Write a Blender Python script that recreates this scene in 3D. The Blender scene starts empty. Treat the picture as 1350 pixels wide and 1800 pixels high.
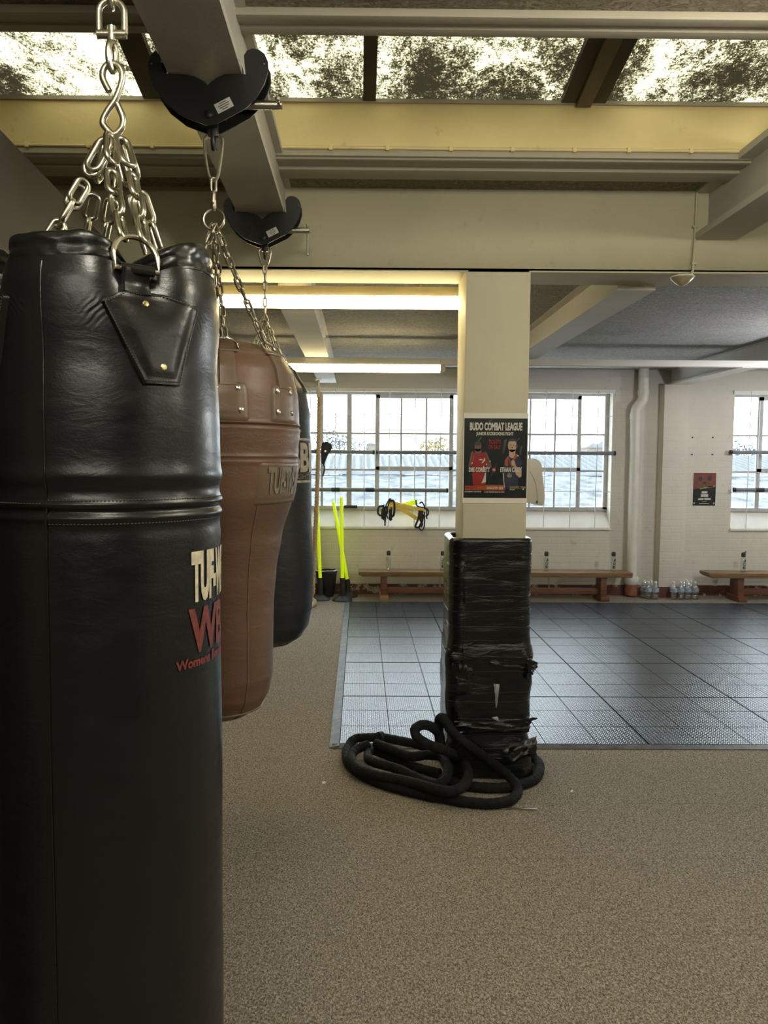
import bpy, bmesh, math, random
from math import sin, cos, pi, exp, hypot, atan2, sqrt
from mathutils import Vector, Matrix, noise
RND = random.Random(11)
COL = bpy.context.scene.collection
rad = math.radians

# ------------------------------------------------------------------ camera
EYE = Vector((0, 0, 1.6))
FPX, CX, CY = 1350.0, 644.0, 900.0
_p, _y, _r = rad(3.8), rad(0.5), 0.006
FW = Vector((sin(_y)*cos(_p), cos(_y)*cos(_p), -sin(_p)))
_R0 = Vector((cos(_y), -sin(_y), 0)); _U0 = _R0.cross(FW)
RT = _R0*cos(_r) + _U0*sin(_r)
UP = _U0*cos(_r) - _R0*sin(_r)
def ray(px, py): return FW + RT*((px-CX)/FPX) + UP*((CY-py)/FPX)
def PY(px, py, Y): d = ray(px, py); return EYE + d*(Y/d.y)
def PZ(px, py, Z): d = ray(px, py); return EYE + d*((Z-EYE.z)/d.z)
cam_d = bpy.data.cameras.new('camera'); cam = bpy.data.objects.new('camera', cam_d); COL.objects.link(cam)
cam_d.sensor_fit = 'VERTICAL'; cam_d.sensor_height = 36.0; cam_d.lens = 36.0*FPX/1800.0
cam_d.shift_x = (675.0-CX)/1800.0; cam_d.clip_start = 0.02; cam_d.clip_end = 200
m = Matrix.Identity(4)
for i in range(3):
    m[i][0], m[i][1], m[i][2], m[i][3] = RT[i], UP[i], -FW[i], EYE[i]
cam.matrix_world = m
bpy.context.scene.camera = cam

# ------------------------------------------------------------------ helpers
def smooth(a, b, x):
    t = max(0.0, min(1.0, (x-a)/(b-a))); return t*t*(3-2*t)
def wrap(a): return (a+pi) % (2*pi) - pi
def origin(o):
    v = Vector((0, 0, 0))
    while o is not None: v += o.location; o = o.parent
    return v
class MB:
    def __init__(s): s.v = []; s.f = []
    def add(s, vs, fs):
        n = len(s.v); s.v += [tuple(v) for v in vs]; s.f += [tuple(i+n for i in f) for f in fs]; return s
    def obox(s, c, size, rot=None):
        hx, hy, hz = size[0]/2, size[1]/2, size[2]/2
        vs = [Vector((x, y, z)) for x in (-hx, hx) for y in (-hy, hy) for z in (-hz, hz)]
        if rot is not None: vs = [rot @ v for v in vs]
        vs = [v+Vector(c) for v in vs]
        return s.add(vs, [(0,1,3,2),(4,6,7,5),(0,4,5,1),(2,3,7,6),(0,2,6,4),(1,5,7,3)])
    def box(s, x0, x1, y0, y1, z0, z1):
        return s.obox(((x0+x1)/2, (y0+y1)/2, (z0+z1)/2), (abs(x1-x0), abs(y1-y0), abs(z1-z0)))
    def bar(s, a, b, w, h, up=(0,0,1)):
        a, b = Vector(a), Vector(b); d = (b-a); L = d.length; d.normalize(); u = Vector(up)
        x = d.cross(u)
        if x.length < 1e-4: x = d.cross(Vector((1,0,0)))
        x.normalize(); z = x.cross(d)
        rot = Matrix((x, d, z)).transposed()
        return s.obox((a+b)/2, (w, L, h), rot)
    def tube(s, pts, r, n=10, closed=False, caps=True, flat=None):
        pts = [Vector(p) for p in pts]; N = len(pts)
        tang = []
        for i in range(N):
            a = pts[(i-1) % N] if (closed or i > 0) else pts[i]
            b = pts[(i+1) % N] if (closed or i < N-1) else pts[i]
            t = (b-a); tang.append(t.normalized() if t.length > 1e-9 else Vector((0,0,1)))
        t0 = tang[0]; u = t0.orthogonal().normalized()
        rings = []
        for i in range(N):
            t = tang[i]; u = (u - t*u.dot(t))
            u = u.normalized() if u.length > 1e-6 else t.orthogonal().normalized()
            w = t.cross(u); rr = r[i] if isinstance(r, (list, tuple)) else r
            rings.append([pts[i]+(u*cos(2*pi*k/n)+w*sin(2*pi*k/n))*rr for k in range(n)])
        vs = [v for q in rings for v in q]; fs = []
        for i in range(N if closed else N-1):
            j = (i+1) % N; off = 0
            if closed and j == 0:
                off = min(range(n), key=lambda o: (rings[i][0]-rings[0][o]).length)
            for k in range(n):
                fs.append((i*n+k, i*n+(k+1) % n, j*n+(k+1+off) % n, j*n+(k+off) % n))
        if caps and not closed:
            fs.append(tuple(range(n))[::-1]); fs.append(tuple((N-1)*n+k for k in range(n)))
        return s.add(vs, fs)
    def lathe(s, prof, c, n=24, axis=None):
        c = Vector(c); q = None
        if axis is not None: q = Vector((0,0,1)).rotation_difference(Vector(axis))
        vs = []
        for r, z in prof:
            for k in range(n):
                p = Vector((max(r, 1e-5)*cos(2*pi*k/n), max(r, 1e-5)*sin(2*pi*k/n), z))
                vs.append(c + (q @ p if q else p))
        fs = [(i*n+k, i*n+(k+1) % n, (i+1)*n+(k+1) % n, (i+1)*n+k) for i in range(len(prof)-1) for k in range(n)]
        if prof[0][0] > 1e-4: fs.append(tuple(range(n))[::-1])
        if prof[-1][0] > 1e-4: fs.append(tuple((len(prof)-1)*n+k for k in range(n)))
        return s.add(vs, fs)
    def prism(s, poly, fn, w0, w1):
        n = len(poly)
        vs = [fn(u, v, w0) for u, v in poly] + [fn(u, v, w1) for u, v in poly]
        fs = [tuple(range(n)), tuple(range(n, 2*n))[::-1]] + [(i, i+n, (i+1) % n+n, (i+1) % n) for i in range(n)]
        return s.add(vs, fs)
    def grid(s, fn, nu, nv, cu=False):
        vs = [fn(i/(nu if cu else nu-1), j/(nv-1)) for j in range(nv) for i in range(nu)]
        fs = []
        for j in range(nv-1):
            for i in range(nu if cu else nu-1):
                i2 = (i+1) % nu
                fs.append((j*nu+i, j*nu+i2, (j+1)*nu+i2, (j+1)*nu+i))
        return s.add(vs, fs)
    def build(s, name, mat, parent=None, ang=35, bevel=0.0, seg=2):
        o0 = origin(parent)
        me = bpy.data.meshes.new(name)
        me.from_pydata([tuple(Vector(v)-o0) for v in s.v], [], s.f)
        bm = bmesh.new(); bm.from_mesh(me)
        bmesh.ops.remove_doubles(bm, verts=bm.verts, dist=1e-6)
        bmesh.ops.recalc_face_normals(bm, faces=bm.faces)
        if bevel > 0:
            es = [e for e in bm.edges if len(e.link_faces) == 2 and e.calc_face_angle(0) > 0.5]
            bmesh.ops.bevel(bm, geom=es, offset=bevel, segments=seg, affect='EDGES', profile=0.6)
        bm.to_mesh(me); bm.free()
        if ang:
            me.shade_smooth(); me.set_sharp_from_angle(angle=rad(ang))
        me.materials.append(mat)
        o = bpy.data.objects.new(name, me); COL.objects.link(o)
        if parent is not None: o.parent = parent
        return o
def tag(o, label=None, cat=None, group=None, kind=None):
    if label: o['label'] = label
    if cat: o['category'] = cat
    if group: o['group'] = group
    if kind: o['kind'] = kind
    return o
def thing(name, label, cat, loc=(0,0,0), group=None):
    o = bpy.data.objects.new(name, None); COL.objects.link(o); o.location = loc; o.empty_display_size = 0.1
    return tag(o, label, cat, group)
def struct(o, label=None): return tag(o, label, None, None, 'structure')
def copy_tree(o, loc=None, label=None, parent=None):
    c = o.copy(); COL.objects.link(c)
    if parent is not None: c.parent = parent
    if loc is not None: c.location = loc
    if label: c['label'] = label
    for ch in list(o.children): copy_tree(ch, None, None, c)
    return c
def catmull(pts, k=8, closed=False):
    P = [Vector(p) for p in pts]; n = len(P); out = []
    for i in range(n if closed else n-1):
        g = (lambda j: P[j % n]) if closed else (lambda j: P[max(0, min(n-1, j))])
        a, b, c, d = g(i-1), g(i), g(i+1), g(i+2)
        for q in range(k):
            t = q/k
            out.append(0.5*((2*b)+(c-a)*t+(2*a-5*b+4*c-d)*t*t+(3*b-a-3*c+d)*t**3))
    if not closed: out.append(P[-1])
    return out
def lerp(a, b, t): return a+(b-a)*t
def interp(tab, x):
    if x <= tab[0][0]: return tab[0][1]
    for (a, va), (b, vb) in zip(tab, tab[1:]):
        if x <= b:
            t = (x-a)/(b-a); t = t*t*(3-2*t)*0.5+t*0.5; return lerp(va, vb, t)
    return tab[-1][1]

# ------------------------------------------------------------------ materials
def newmat(name):
    mt = bpy.data.materials.new(name); mt.use_nodes = True
    nt = mt.node_tree; b = nt.nodes['Principled BSDF']; return mt, nt, b
def N(nt, t, **kw):
    n = nt.nodes.new(t)
    for k, v in kw.items(): setattr(n, k, v)
    return n
def mapping(nt, scale=(1,1,1), world=False):
    if world:
        g = N(nt, 'ShaderNodeNewGeometry'); out = g.outputs['Position']
    else:
        g = N(nt, 'ShaderNodeTexCoord'); out = g.outputs['Object']
    mp = N(nt, 'ShaderNodeMapping'); mp.inputs['Scale'].default_value = scale
    nt.links.new(out, mp.inputs['Vector']); return mp.outputs['Vector']
def noise_n(nt, vec, scale, detail=4, rough=0.55, dist=0.0):
    n = N(nt, 'ShaderNodeTexNoise'); n.inputs['Scale'].default_value = scale; n.inputs['Detail'].default_value = detail
    n.inputs['Roughness'].default_value = rough; n.inputs['Distortion'].default_value = dist
    nt.links.new(vec, n.inputs['Vector']); return n.outputs['Fac']
def ramp(nt, fac, stops):
    r = N(nt, 'ShaderNodeValToRGB'); nt.links.new(fac, r.inputs['Fac'])
    while len(r.color_ramp.elements) < len(stops): r.color_ramp.elements.new(0.5)
    for e, (p, c) in zip(r.color_ramp.elements, stops):
        e.position = p; e.color = (*c, 1) if len(c) == 3 else c
    return r.outputs['Color']
def mixc(nt, fac, a, b, mode='MIX'):
    mx = N(nt, 'ShaderNodeMix', data_type='RGBA', blend_type=mode)
    for sock, v in ((mx.inputs[0], fac), (mx.inputs[6], a), (mx.inputs[7], b)):
        if hasattr(v, 'is_linked'): nt.links.new(v, sock)
        elif isinstance(v, (int, float)): sock.default_value = v
        else: sock.default_value = (*v, 1)
    return mx.outputs[2]
def math_n(nt, op, a, b=None):
    n = N(nt, 'ShaderNodeMath', operation=op)
    for i, v in enumerate((a, b)):
        if v is None: continue
        if hasattr(v, 'is_linked'): nt.links.new(v, n.inputs[i])
        else: n.inputs[i].default_value = v
    return n.outputs[0]
def bump(nt, b, h, strength=0.3, dist=0.01, prev=None):
    bp = N(nt, 'ShaderNodeBump'); bp.inputs['Strength'].default_value = strength; bp.inputs['Distance'].default_value = dist
    nt.links.new(h, bp.inputs['Height'])
    if prev is not None: nt.links.new(prev, bp.inputs['Normal'])
    nt.links.new(bp.outputs['Normal'], b.inputs['Normal']); return bp.outputs['Normal']
def simple(name, col, rough=0.6, metal=0.0, var=0.15, vscale=6, bs=0.0, bscale=80, bdist=0.002, coat=0.0, spec=0.5, world=False, emis=None):
    mt, nt, b = newmat(name)
    b.inputs['Roughness'].default_value = rough; b.inputs['Metallic'].default_value = metal
    b.inputs['Coat Weight'].default_value = coat; b.inputs['Specular IOR Level'].default_value = spec
    v = mapping(nt, world=world)
    f = noise_n(nt, v, vscale, 5, 0.6)
    lo = tuple(c*(1-var) for c in col); hi = tuple(min(1, c*(1+var)) for c in col)
    nt.links.new(ramp(nt, f, [(0.3, lo), (0.7, hi)]), b.inputs['Base Color'])
    if bs > 0: bump(nt, b, noise_n(nt, v, bscale, 4), bs, bdist)
    if emis: b.inputs['Emission Color'].default_value = (*emis[0], 1); b.inputs['Emission Strength'].default_value = emis[1]
    return mt
def wallpaint(name, col, dirt=(0.25,0.22,0.17), amt=0.5, topz=None, brick=False):
    mt, nt, b = newmat(name); b.inputs['Roughness'].default_value = 0.62
    v = mapping(nt, world=True)
    f1 = noise_n(nt, v, 1.3, 6, 0.65); f2 = noise_n(nt, v, 9, 5, 0.7)
    c = ramp(nt, f1, [(0.3, tuple(x*0.86 for x in col)), (0.65, col)])
    d = ramp(nt, f2, [(0.62, (0,0,0)), (0.80, (amt,)*3)])
    c2 = mixc(nt, d, c, dirt)
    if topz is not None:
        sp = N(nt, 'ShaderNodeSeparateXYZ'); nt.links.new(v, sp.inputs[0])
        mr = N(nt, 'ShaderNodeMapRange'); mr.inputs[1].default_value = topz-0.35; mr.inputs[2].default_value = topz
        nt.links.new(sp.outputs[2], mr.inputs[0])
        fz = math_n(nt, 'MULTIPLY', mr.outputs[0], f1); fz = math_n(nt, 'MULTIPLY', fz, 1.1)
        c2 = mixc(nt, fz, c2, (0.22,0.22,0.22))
    nt.links.new(c2, b.inputs['Base Color'])
    h = noise_n(nt, v, 35, 5, 0.6)
    nrm = bump(nt, b, h, 0.12, 0.01)
    if brick:
        mp = N(nt, 'ShaderNodeMapping'); mp.inputs['Rotation'].default_value = (rad(90), 0, 0); nt.links.new(v, mp.inputs['Vector'])
        bt = N(nt, 'ShaderNodeTexBrick'); bt.inputs['Scale'].default_value = 1.0
        bt.inputs['Brick Width'].default_value = 0.23; bt.inputs['Row Height'].default_value = 0.077; bt.inputs['Mortar Size'].default_value = 0.008
        bt.inputs['Mortar Smooth'].default_value = 0.6
        nt.links.new(mp.outputs[0], bt.inputs['Vector'])
        inv = math_n(nt, 'SUBTRACT', 1.0, bt.outputs['Fac'])
        bump(nt, b, inv, 0.22, 0.006, nrm)
    return mt
def woodwool(name, a, c, seam=0.0, seamcol=(0.5,0.5,0.48)):
    mt, nt, b = newmat(name); b.inputs['Roughness'].default_value = 0.95; b.inputs['Specular IOR Level'].default_value = 0.15
    v = mapping(nt, (1, 2.2, 1), world=True)
    f = noise_n(nt, v, 24, 6, 0.75, 2.5)
    f2 = noise_n(nt, v, 2.0, 3)
    col = ramp(nt, f, [(0.36, a), (0.62, c)])
    col = mixc(nt, math_n(nt, 'MULTIPLY', f2, 0.35), col, tuple(x*0.6 for x in a))
    if seam > 0:
        sp = N(nt, 'ShaderNodeSeparateXYZ'); g = N(nt, 'ShaderNodeNewGeometry'); nt.links.new(g.outputs['Position'], sp.inputs[0])
        fr = math_n(nt, 'FRACT', math_n(nt, 'DIVIDE', sp.outputs[1], seam))
        col = mixc(nt, math_n(nt, 'LESS_THAN', fr, 0.022), col, seamcol)
    nt.links.new(col, b.inputs['Base Color'])
    bump(nt, b, f, 0.9, 0.02)
    return mt
def leather(name, col, rough=0.35, wrinkle=0.35, var=0.2, dusty=None):
    mt, nt, b = newmat(name)
    v = mapping(nt); vs = mapping(nt, (1.2, 1.2, 3.0))
    f = noise_n(nt, v, 7, 5, 0.6)
    c = ramp(nt, f, [(0.3, tuple(x*(1-var) for x in col)), (0.7, tuple(x*(1+var) for x in col))])
    if dusty: c = mixc(nt, math_n(nt, 'MULTIPLY', noise_n(nt, vs, 3.5, 5, .65), dusty[1]), c, dusty[0])
    nt.links.new(c, b.inputs['Base Color'])
    rr = N(nt, 'ShaderNodeMapRange'); rr.inputs[3].default_value = rough-0.08; rr.inputs[4].default_value = rough+0.16
    nt.links.new(noise_n(nt, vs, 12, 5), rr.inputs[0]); nt.links.new(rr.outputs[0], b.inputs['Roughness'])
    b.inputs['Specular IOR Level'].default_value = 0.55
    n1 = bump(nt, b, noise_n(nt, v, 260, 3), 0.10, 0.002)
    n2 = bump(nt, b, noise_n(nt, vs, 11, 6, 0.6, 0.6), wrinkle, 0.008, n1)
    return mt
def glassy(name, tint=(1,1,1), refl=0.06, rough=0.02):
    mt, nt, b = newmat(name); nt.nodes.remove(b); out = nt.nodes['Material Output']
    tr = N(nt, 'ShaderNodeBsdfTransparent'); tr.inputs[0].default_value = (*tint, 1)
    gl = N(nt, 'ShaderNodeBsdfGlossy'); gl.inputs['Roughness'].default_value = rough
    v = mapping(nt, world=True); f = noise_n(nt, v, 3, 2)
    k = N(nt, 'ShaderNodeMapRange'); k.inputs[3].default_value = refl*0.8; k.inputs[4].default_value = refl*1.2; nt.links.new(f, k.inputs[0])
    mx = N(nt, 'ShaderNodeMixShader'); nt.links.new(k.outputs[0], mx.inputs[0]); nt.links.new(tr.outputs[0], mx.inputs[1]); nt.links.new(gl.outputs[0], mx.inputs[2])
    nt.links.new(mx.outputs[0], out.inputs[0]); return mt
def emitter(name, col, s):
    mt, nt, b = newmat(name)
    b.inputs['Base Color'].default_value = (*col, 1); b.inputs['Emission Color'].default_value = (*col, 1); b.inputs['Emission Strength'].default_value = s
    return mt

def carpet_mat():
    mt, nt, b = newmat('carpet'); b.inputs['Roughness'].default_value = 0.97; b.inputs['Specular IOR Level'].default_value = 0.1
    v = mapping(nt, (1, 1, 1), world=True)
    f = noise_n(nt, mapping(nt, (1.25, .8, 1), world=True), 150, 3, 0.7, 1.0); g = noise_n(nt, v, 1.1, 5, 0.6); h = noise_n(nt, v, 60, 3, 0.7)
    c = ramp(nt, f, [(0.40, (0.080,0.067,0.052)), (0.5, (0.25,0.214,0.170)), (0.60, (0.50,0.445,0.372))])
    c = mixc(nt, math_n(nt, 'MULTIPLY', g, 0.30), c, (0.20,0.178,0.145))
    c = mixc(nt, math_n(nt, 'MULTIPLY', h, 0.15), c, (0.13,0.105,0.08))
    sp = N(nt, 'ShaderNodeSeparateXYZ'); nt.links.new(v, sp.inputs[0])
    fr = math_n(nt, 'FRACT', math_n(nt, 'DIVIDE', sp.outputs[1], 0.5))
    ln = math_n(nt, 'MULTIPLY', math_n(nt, 'LESS_THAN', fr, 0.008), noise_n(nt, v, 0.9, 3))
    c = mixc(nt, math_n(nt, 'MULTIPLY', ln, 0.55), c, (0.05,0.045,0.035))
    nt.links.new(c, b.inputs['Base Color'])
    bump(nt, b, f, 0.4, 0.003)
    return mt
def mat_rubber():
    mt, nt, b = newmat('ribbed_rubber')
    v = mapping(nt, world=True)
    sp = N(nt, 'ShaderNodeSeparateXYZ'); nt.links.new(v, sp.inputs[0])
    X, Y = sp.outputs[0], sp.outputs[1]
    zig = math_n(nt, 'MULTIPLY', math_n(nt, 'PINGPONG', X, 0.0125), 1.1)
    a = math_n(nt, 'SINE', math_n(nt, 'MULTIPLY', math_n(nt, 'ADD', Y, zig), 2*pi/0.025))
    c = math_n(nt, 'SINE', math_n(nt, 'MULTIPLY', X, 2*pi/0.025))
    h = math_n(nt, 'MULTIPLY', a, c)
    n = noise_n(nt, v, 1.6, 5, .65); n2 = noise_n(nt, v, 18, 4)
    nt.links.new(ramp(nt, n, [(0.3, (0.011,0.019,0.029)), (0.7, (0.023,0.036,0.050))]), b.inputs['Base Color'])
    rr = N(nt, 'ShaderNodeMapRange'); rr.inputs[3].default_value = 0.14; rr.inputs[4].default_value = 0.34
    nt.links.new(math_n(nt, 'ADD', math_n(nt, 'MULTIPLY', n, .7), math_n(nt, 'MULTIPLY', n2, .3)), rr.inputs[0]); nt.links.new(rr.outputs[0], b.inputs['Roughness'])
    b.inputs['Specular IOR Level'].default_value = 0.6
    bump(nt, b, h, 0.45, 0.0016)
    return mt
def skylight_mat(shift=.58, name='dirty_glass'):
    mt, nt, b = newmat(name); nt.nodes.remove(b); out = nt.nodes['Material Output']
    v = mapping(nt, (1, 0.55, 1), world=True); v2 = mapping(nt, (1, 0.8, 1), world=True)
    big = noise_n(nt, v, 3.6, 4, 0.6, .6); mid = noise_n(nt, v2, 30, 4, 0.75); fine = noise_n(nt, v2, 130, 4, 0.8)
    s = math_n(nt, 'MULTIPLY', math_n(nt, 'SUBTRACT', big, .5), 2.6)
    s = math_n(nt, 'ADD', s, math_n(nt, 'MULTIPLY', math_n(nt, 'SUBTRACT', mid, .5), 1.5))
    s = math_n(nt, 'ADD', s, math_n(nt, 'MULTIPLY', math_n(nt, 'SUBTRACT', fine, .5), 2.2))
    s = math_n(nt, 'ADD', s, shift)
    c = ramp(nt, s, [(0.30, (0.001,0.0008,0.0004)), (0.44, (0.009,0.007,0.003)), (0.56, (0.050,0.041,0.020)), (0.80, (0.21,0.188,0.12))])
    tr = N(nt, 'ShaderNodeBsdfTransparent'); nt.links.new(c, tr.inputs[0])
    tl = N(nt, 'ShaderNodeBsdfTranslucent'); tl.inputs[0].default_value = (0.40,0.33,0.17,1)
    mx = N(nt, 'ShaderNodeMixShader'); mx.inputs[0].default_value = 0.012
    nt.links.new(tr.outputs[0], mx.inputs[1]); nt.links.new(tl.outputs[0], mx.inputs[2]); nt.links.new(mx.outputs[0], out.inputs[0])
    return mt
def baseboard_mat():
    mt, nt, b = newmat('chipped_red_paint'); b.inputs['Roughness'].default_value = 0.7
    v = mapping(nt, world=True); f = noise_n(nt, v, 7, 6, 0.7)
    nt.links.new(ramp(nt, f, [(0.36, (0.05,0.035,0.03)), (0.45, (0.12,0.04,0.027)), (0.54, (0.10,0.035,0.024)), (0.60, (0.42,0.38,0.31))]), b.inputs['Base Color'])
    bump(nt, b, f, 0.4, 0.02); return mt
def wood_mat(name, a, c, rough=0.45):
    mt, nt, b = newmat(name); b.inputs['Roughness'].default_value = rough
    v = mapping(nt, (0.8, 9, 9)); f = noise_n(nt, v, 5, 5, 0.6, 0.8)
    nt.links.new(ramp(nt, f, [(0.3, a), (0.7, c)]), b.inputs['Base Color']); bump(nt, b, f, 0.1, 0.004); return mt
def plastic_wrap():
    mt, nt, b = newmat('black_wrap'); b.inputs['Roughness'].default_value = 0.22
    v = mapping(nt, (1, 1, 5.0)); v2 = mapping(nt, (2, 2, 14))
    f = noise_n(nt, v, 6, 6, 0.6, 1.2); g = noise_n(nt, v2, 7, 4, .6, 1.0)
    nt.links.new(ramp(nt, f, [(0.3, (0.003,0.0035,0.0045)), (0.7, (0.007,0.008,0.0095))]), b.inputs['Base Color'])
    n1 = bump(nt, b, f, 0.35, 0.012); bump(nt, b, g, 0.25, 0.004, n1); return mt
def sleeve_mat():
    mt, nt, b = newmat('black_sleeve'); b.inputs['Roughness'].default_value = 0.85
    v = mapping(nt); f = noise_n(nt, v, 30, 5, 0.65, 1.0)
    nt.links.new(ramp(nt, f, [(0.3, (0.003,0.0032,0.0036)), (0.7, (0.009,0.0095,0.0105))]), b.inputs['Base Color'])
    b.inputs['Specular IOR Level'].default_value = 0.3
    bump(nt, b, f, 0.8, 0.012); return mt
M = dict(
    cream=wallpaint('cream_wall_paint', (0.50,0.46,0.315)),
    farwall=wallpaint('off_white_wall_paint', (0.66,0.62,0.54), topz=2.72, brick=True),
    column=wallpaint('cream_pillar_paint', (0.57,0.525,0.385), amt=.3),
    steel=wallpaint('painted_steel', (0.50,0.47,0.41), amt=0.2),
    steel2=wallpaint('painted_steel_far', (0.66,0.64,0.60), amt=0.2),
    yellow=wallpaint('yellow_timber_paint', (0.80,0.64,0.31), dirt=(0.3,0.2,0.08), amt=.5),  # yellow cream base colour with random brown dirt
    moulding=wallpaint('grey_timber_paint', (0.40,0.36,0.28), amt=.3),
    wool=woodwool('wood_wool_board', (0.17,0.145,0.105), (0.58,0.51,0.38)),
    wool2=woodwool('wood_wool_board_far', (0.20,0.20,0.195), (0.80,0.79,0.76), seam=0.6),
    brown=simple('dark_brown_board', (0.030,0.024,0.017), 0.75, var=.2, vscale=3, world=True),
    carpet=carpet_mat(), rubber=mat_rubber(), skylight=skylight_mat(), skylight2=skylight_mat(.95, 'cleaner_rooflight_glass'), base=baseboard_mat(),
    bar=simple('dark_rafter_paint', (0.06,0.05,0.032), 0.8, world=True),
    baro=simple('olive_rafter_paint', (0.14,0.115,0.06), 0.8, world=True),
    frame=simple('grey_window_paint', (0.42,0.42,0.405), 0.55, var=.15, vscale=10),
    white=simple('white_gloss_paint', (0.72,0.70,0.65), 0.5, var=.06),
    wire=simple('pale_wire', (0.62,0.62,0.62), 0.5),
    pipe=simple('white_plastic_pipe', (0.66,0.63,0.56), 0.4, var=.06),
    clay=simple('terracotta', (0.25,0.09,0.05), 0.8, var=.3, vscale=20),
    pane=glassy('window_glass', (0.96,0.98,0.98), 0.05),
    clear=glassy('clear_plastic', (0.90,0.93,0.93), 0.10, 0.08),
    water=glassy('water_bottle_plastic', (0.90,0.93,0.95), 0.26, 0.15),
    tube=emitter('fluorescent_tube', (1.0,0.82,0.42), 20.0),
    tubec=emitter('cool_fluorescent_tube', (1.0,0.98,0.92), 2.5),
    cap=simple('beige_plastic', (0.6,0.52,0.35), 0.4),
    leather=leather('black_leather', (0.0045,0.005,0.006), 0.30, 0.15),
    leather2=leather('black_leather_patch', (0.008,0.008,0.0075), 0.27, 0.16),
    tan=leather('worn_tan_leather', (0.125,0.050,0.026), 0.42, 0.30, .3, ((0.12,0.085,0.055), .9)),
    tan2=leather('tan_leather_patch', (0.135,0.088,0.055), 0.36, 0.2, .25),
    navy=leather('blue_black_vinyl', (0.015,0.018,0.024), 0.42, 0.35),
    stitch=simple('grey_thread', (0.07,0.066,0.058), 0.8),
    stitcht=simple('dark_thread', (0.08,0.04,0.02), 0.8),
    chain=simple('galvanised_steel', (0.62,0.58,0.46), 0.30, 1.0, var=.15, vscale=60, bs=.15, bscale=300),
    chain2=simple('dull_steel_chain', (0.42,0.38,0.30), 0.34, 1.0, var=.15, vscale=60),
    brass=simple('brass', (0.72,0.58,0.30), 0.28, 1.0),
    nickel=simple('nickel', (0.75,0.72,0.66), 0.25, 1.0),
    clamp=simple('black_enamel', (0.012,0.013,0.013), 0.35, var=.3),
    bolt=simple('zinc_bolt', (0.50,0.47,0.40), 0.35, 1.0),
    sticker=simple('white_sticker', (0.62,0.60,0.54), 0.6),
    ink=simple('black_ink', (0.03,0.03,0.03), 0.6),
    creamink=simple('cream_print', (0.60,0.53,0.38), 0.55, var=.25, vscale=60),
    redink=simple('red_print', (0.17,0.032,0.024), 0.55, var=.35, vscale=60),
    fadedink=simple('faded_grey_print', (0.19,0.155,0.115), 0.5, var=.3, vscale=50),
    paleink=simple('pale_print', (0.42,0.37,0.30), 0.5, var=.3, vscale=40),
    wrap=plastic_wrap(), sleeve=sleeve_mat(),
    foam=simple('grey_foam', (0.35,0.36,0.37), 0.5),
    tape=simple('silver_tape', (0.30,0.31,0.32), 0.35, bs=.4, bscale=40),
    edge=simple('mat_edge_strip', (0.09,0.10,0.11), 0.5, var=.4, vscale=14, spec=.5),
    paper=simple('white_paper', (0.70,0.68,0.60), 0.6, var=.05),
    pblack=simple('poster_black', (0.018,0.021,0.023), 0.25, var=.3, vscale=14, coat=.25),
    pgrey=simple('poster_smoke', (0.05,0.055,0.062), 0.3, var=.4, vscale=20),
    pred=simple('poster_red', (0.27,0.022,0.022), 0.3, var=.15),
    porange=simple('poster_orange', (0.36,0.07,0.02), 0.3, var=.15),
    pwhite=simple('poster_white', (0.55,0.52,0.45), 0.3, var=.1),
    pnavy=simple('poster_navy', (0.03,0.035,0.06), 0.3, var=.4, vscale=30),
    skina=simple('poster_brown_skin', (0.13,0.07,0.04), 0.4, var=.2, vscale=30),
    skinb=simple('poster_pale_skin', (0.42,0.28,0.19), 0.4, var=.2, vscale=30),
    hair=simple('poster_hair', (0.03,0.025,0.02), 0.4),
    gold=simple('poster_gold', (0.35,0.26,0.08), 0.4),
    benchtop=wood_mat('bench_top_wood', (0.12,0.065,0.028), (0.26,0.155,0.07)),
    benchdark=wood_mat('bench_leg_wood', (0.09,0.032,0.018), (0.19,0.075,0.04)),
    benchpine=wood_mat('bench_pale_wood', (0.22,0.13,0.06), (0.38,0.25,0.12)),
    neon=simple('fluorescent_yellow', (0.72,0.90,0.01), 0.45, var=.05, emis=((0.62,0.85,0.0), 0.32)),  # slight emission added so the fluorescent yellow glows
    yellowslat=simple('yellow_slat', (0.75,0.55,0.12), 0.45, var=.15, emis=((0.8,0.6,0.05), 0.05)),  # faint emission added to brighten the yellow
    underlay=simple('matt_black_underlay', (0.010,0.012,0.014), 0.8, spec=.2), rubberb=simple('black_rubber', (0.014,0.015,0.016), 0.55, var=.3),
    strap=simple('black_webbing', (0.012,0.013,0.016), 0.7),
    manila=simple('manila_rope', (0.44,0.33,0.20), 0.9, var=.3, vscale=60),
    liner=simple('bin_liner', (0.72,0.72,0.70), 0.3, bs=.5, bscale=30),
    pole=simple('grey_pole', (0.17,0.18,0.20), 0.45, var=.2),
    label=simple('blue_label', (0.30,0.35,0.45), 0.5, var=.5, vscale=40),
    dispenser=simple('cream_plastic', (0.48,0.45,0.38), 0.4, var=.05),
    dome=simple('amber_dome', (0.34,0.28,0.17), 0.25, var=.15, coat=.4),
    roof=simple('mossy_roof', (0.070,0.078,0.083), 0.9, var=.75, vscale=4, world=True),
    corr=simple('corrugated_roof', (0.075,0.083,0.086), 0.8, var=.2, world=True),
    leaf=simple('pale_leaves', (0.045,0.058,0.062), 0.9, var=.5, vscale=8),
    leafy=simple('yellow_leaves', (0.12,0.09,0.02), 0.9, var=.5, vscale=8),
    bark=simple('bark', (0.12,0.09,0.06), 0.9),
    farbrick=simple('pale_brick', (0.085,0.072,0.055), 0.9, var=.2),
    concrete=simple('concrete_strip', (0.30,0.28,0.25), 0.85, var=.3, vscale=4, world=True),
    scrap=simple('white_scrap', (0.75,0.74,0.72), 0.7),
)

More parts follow.
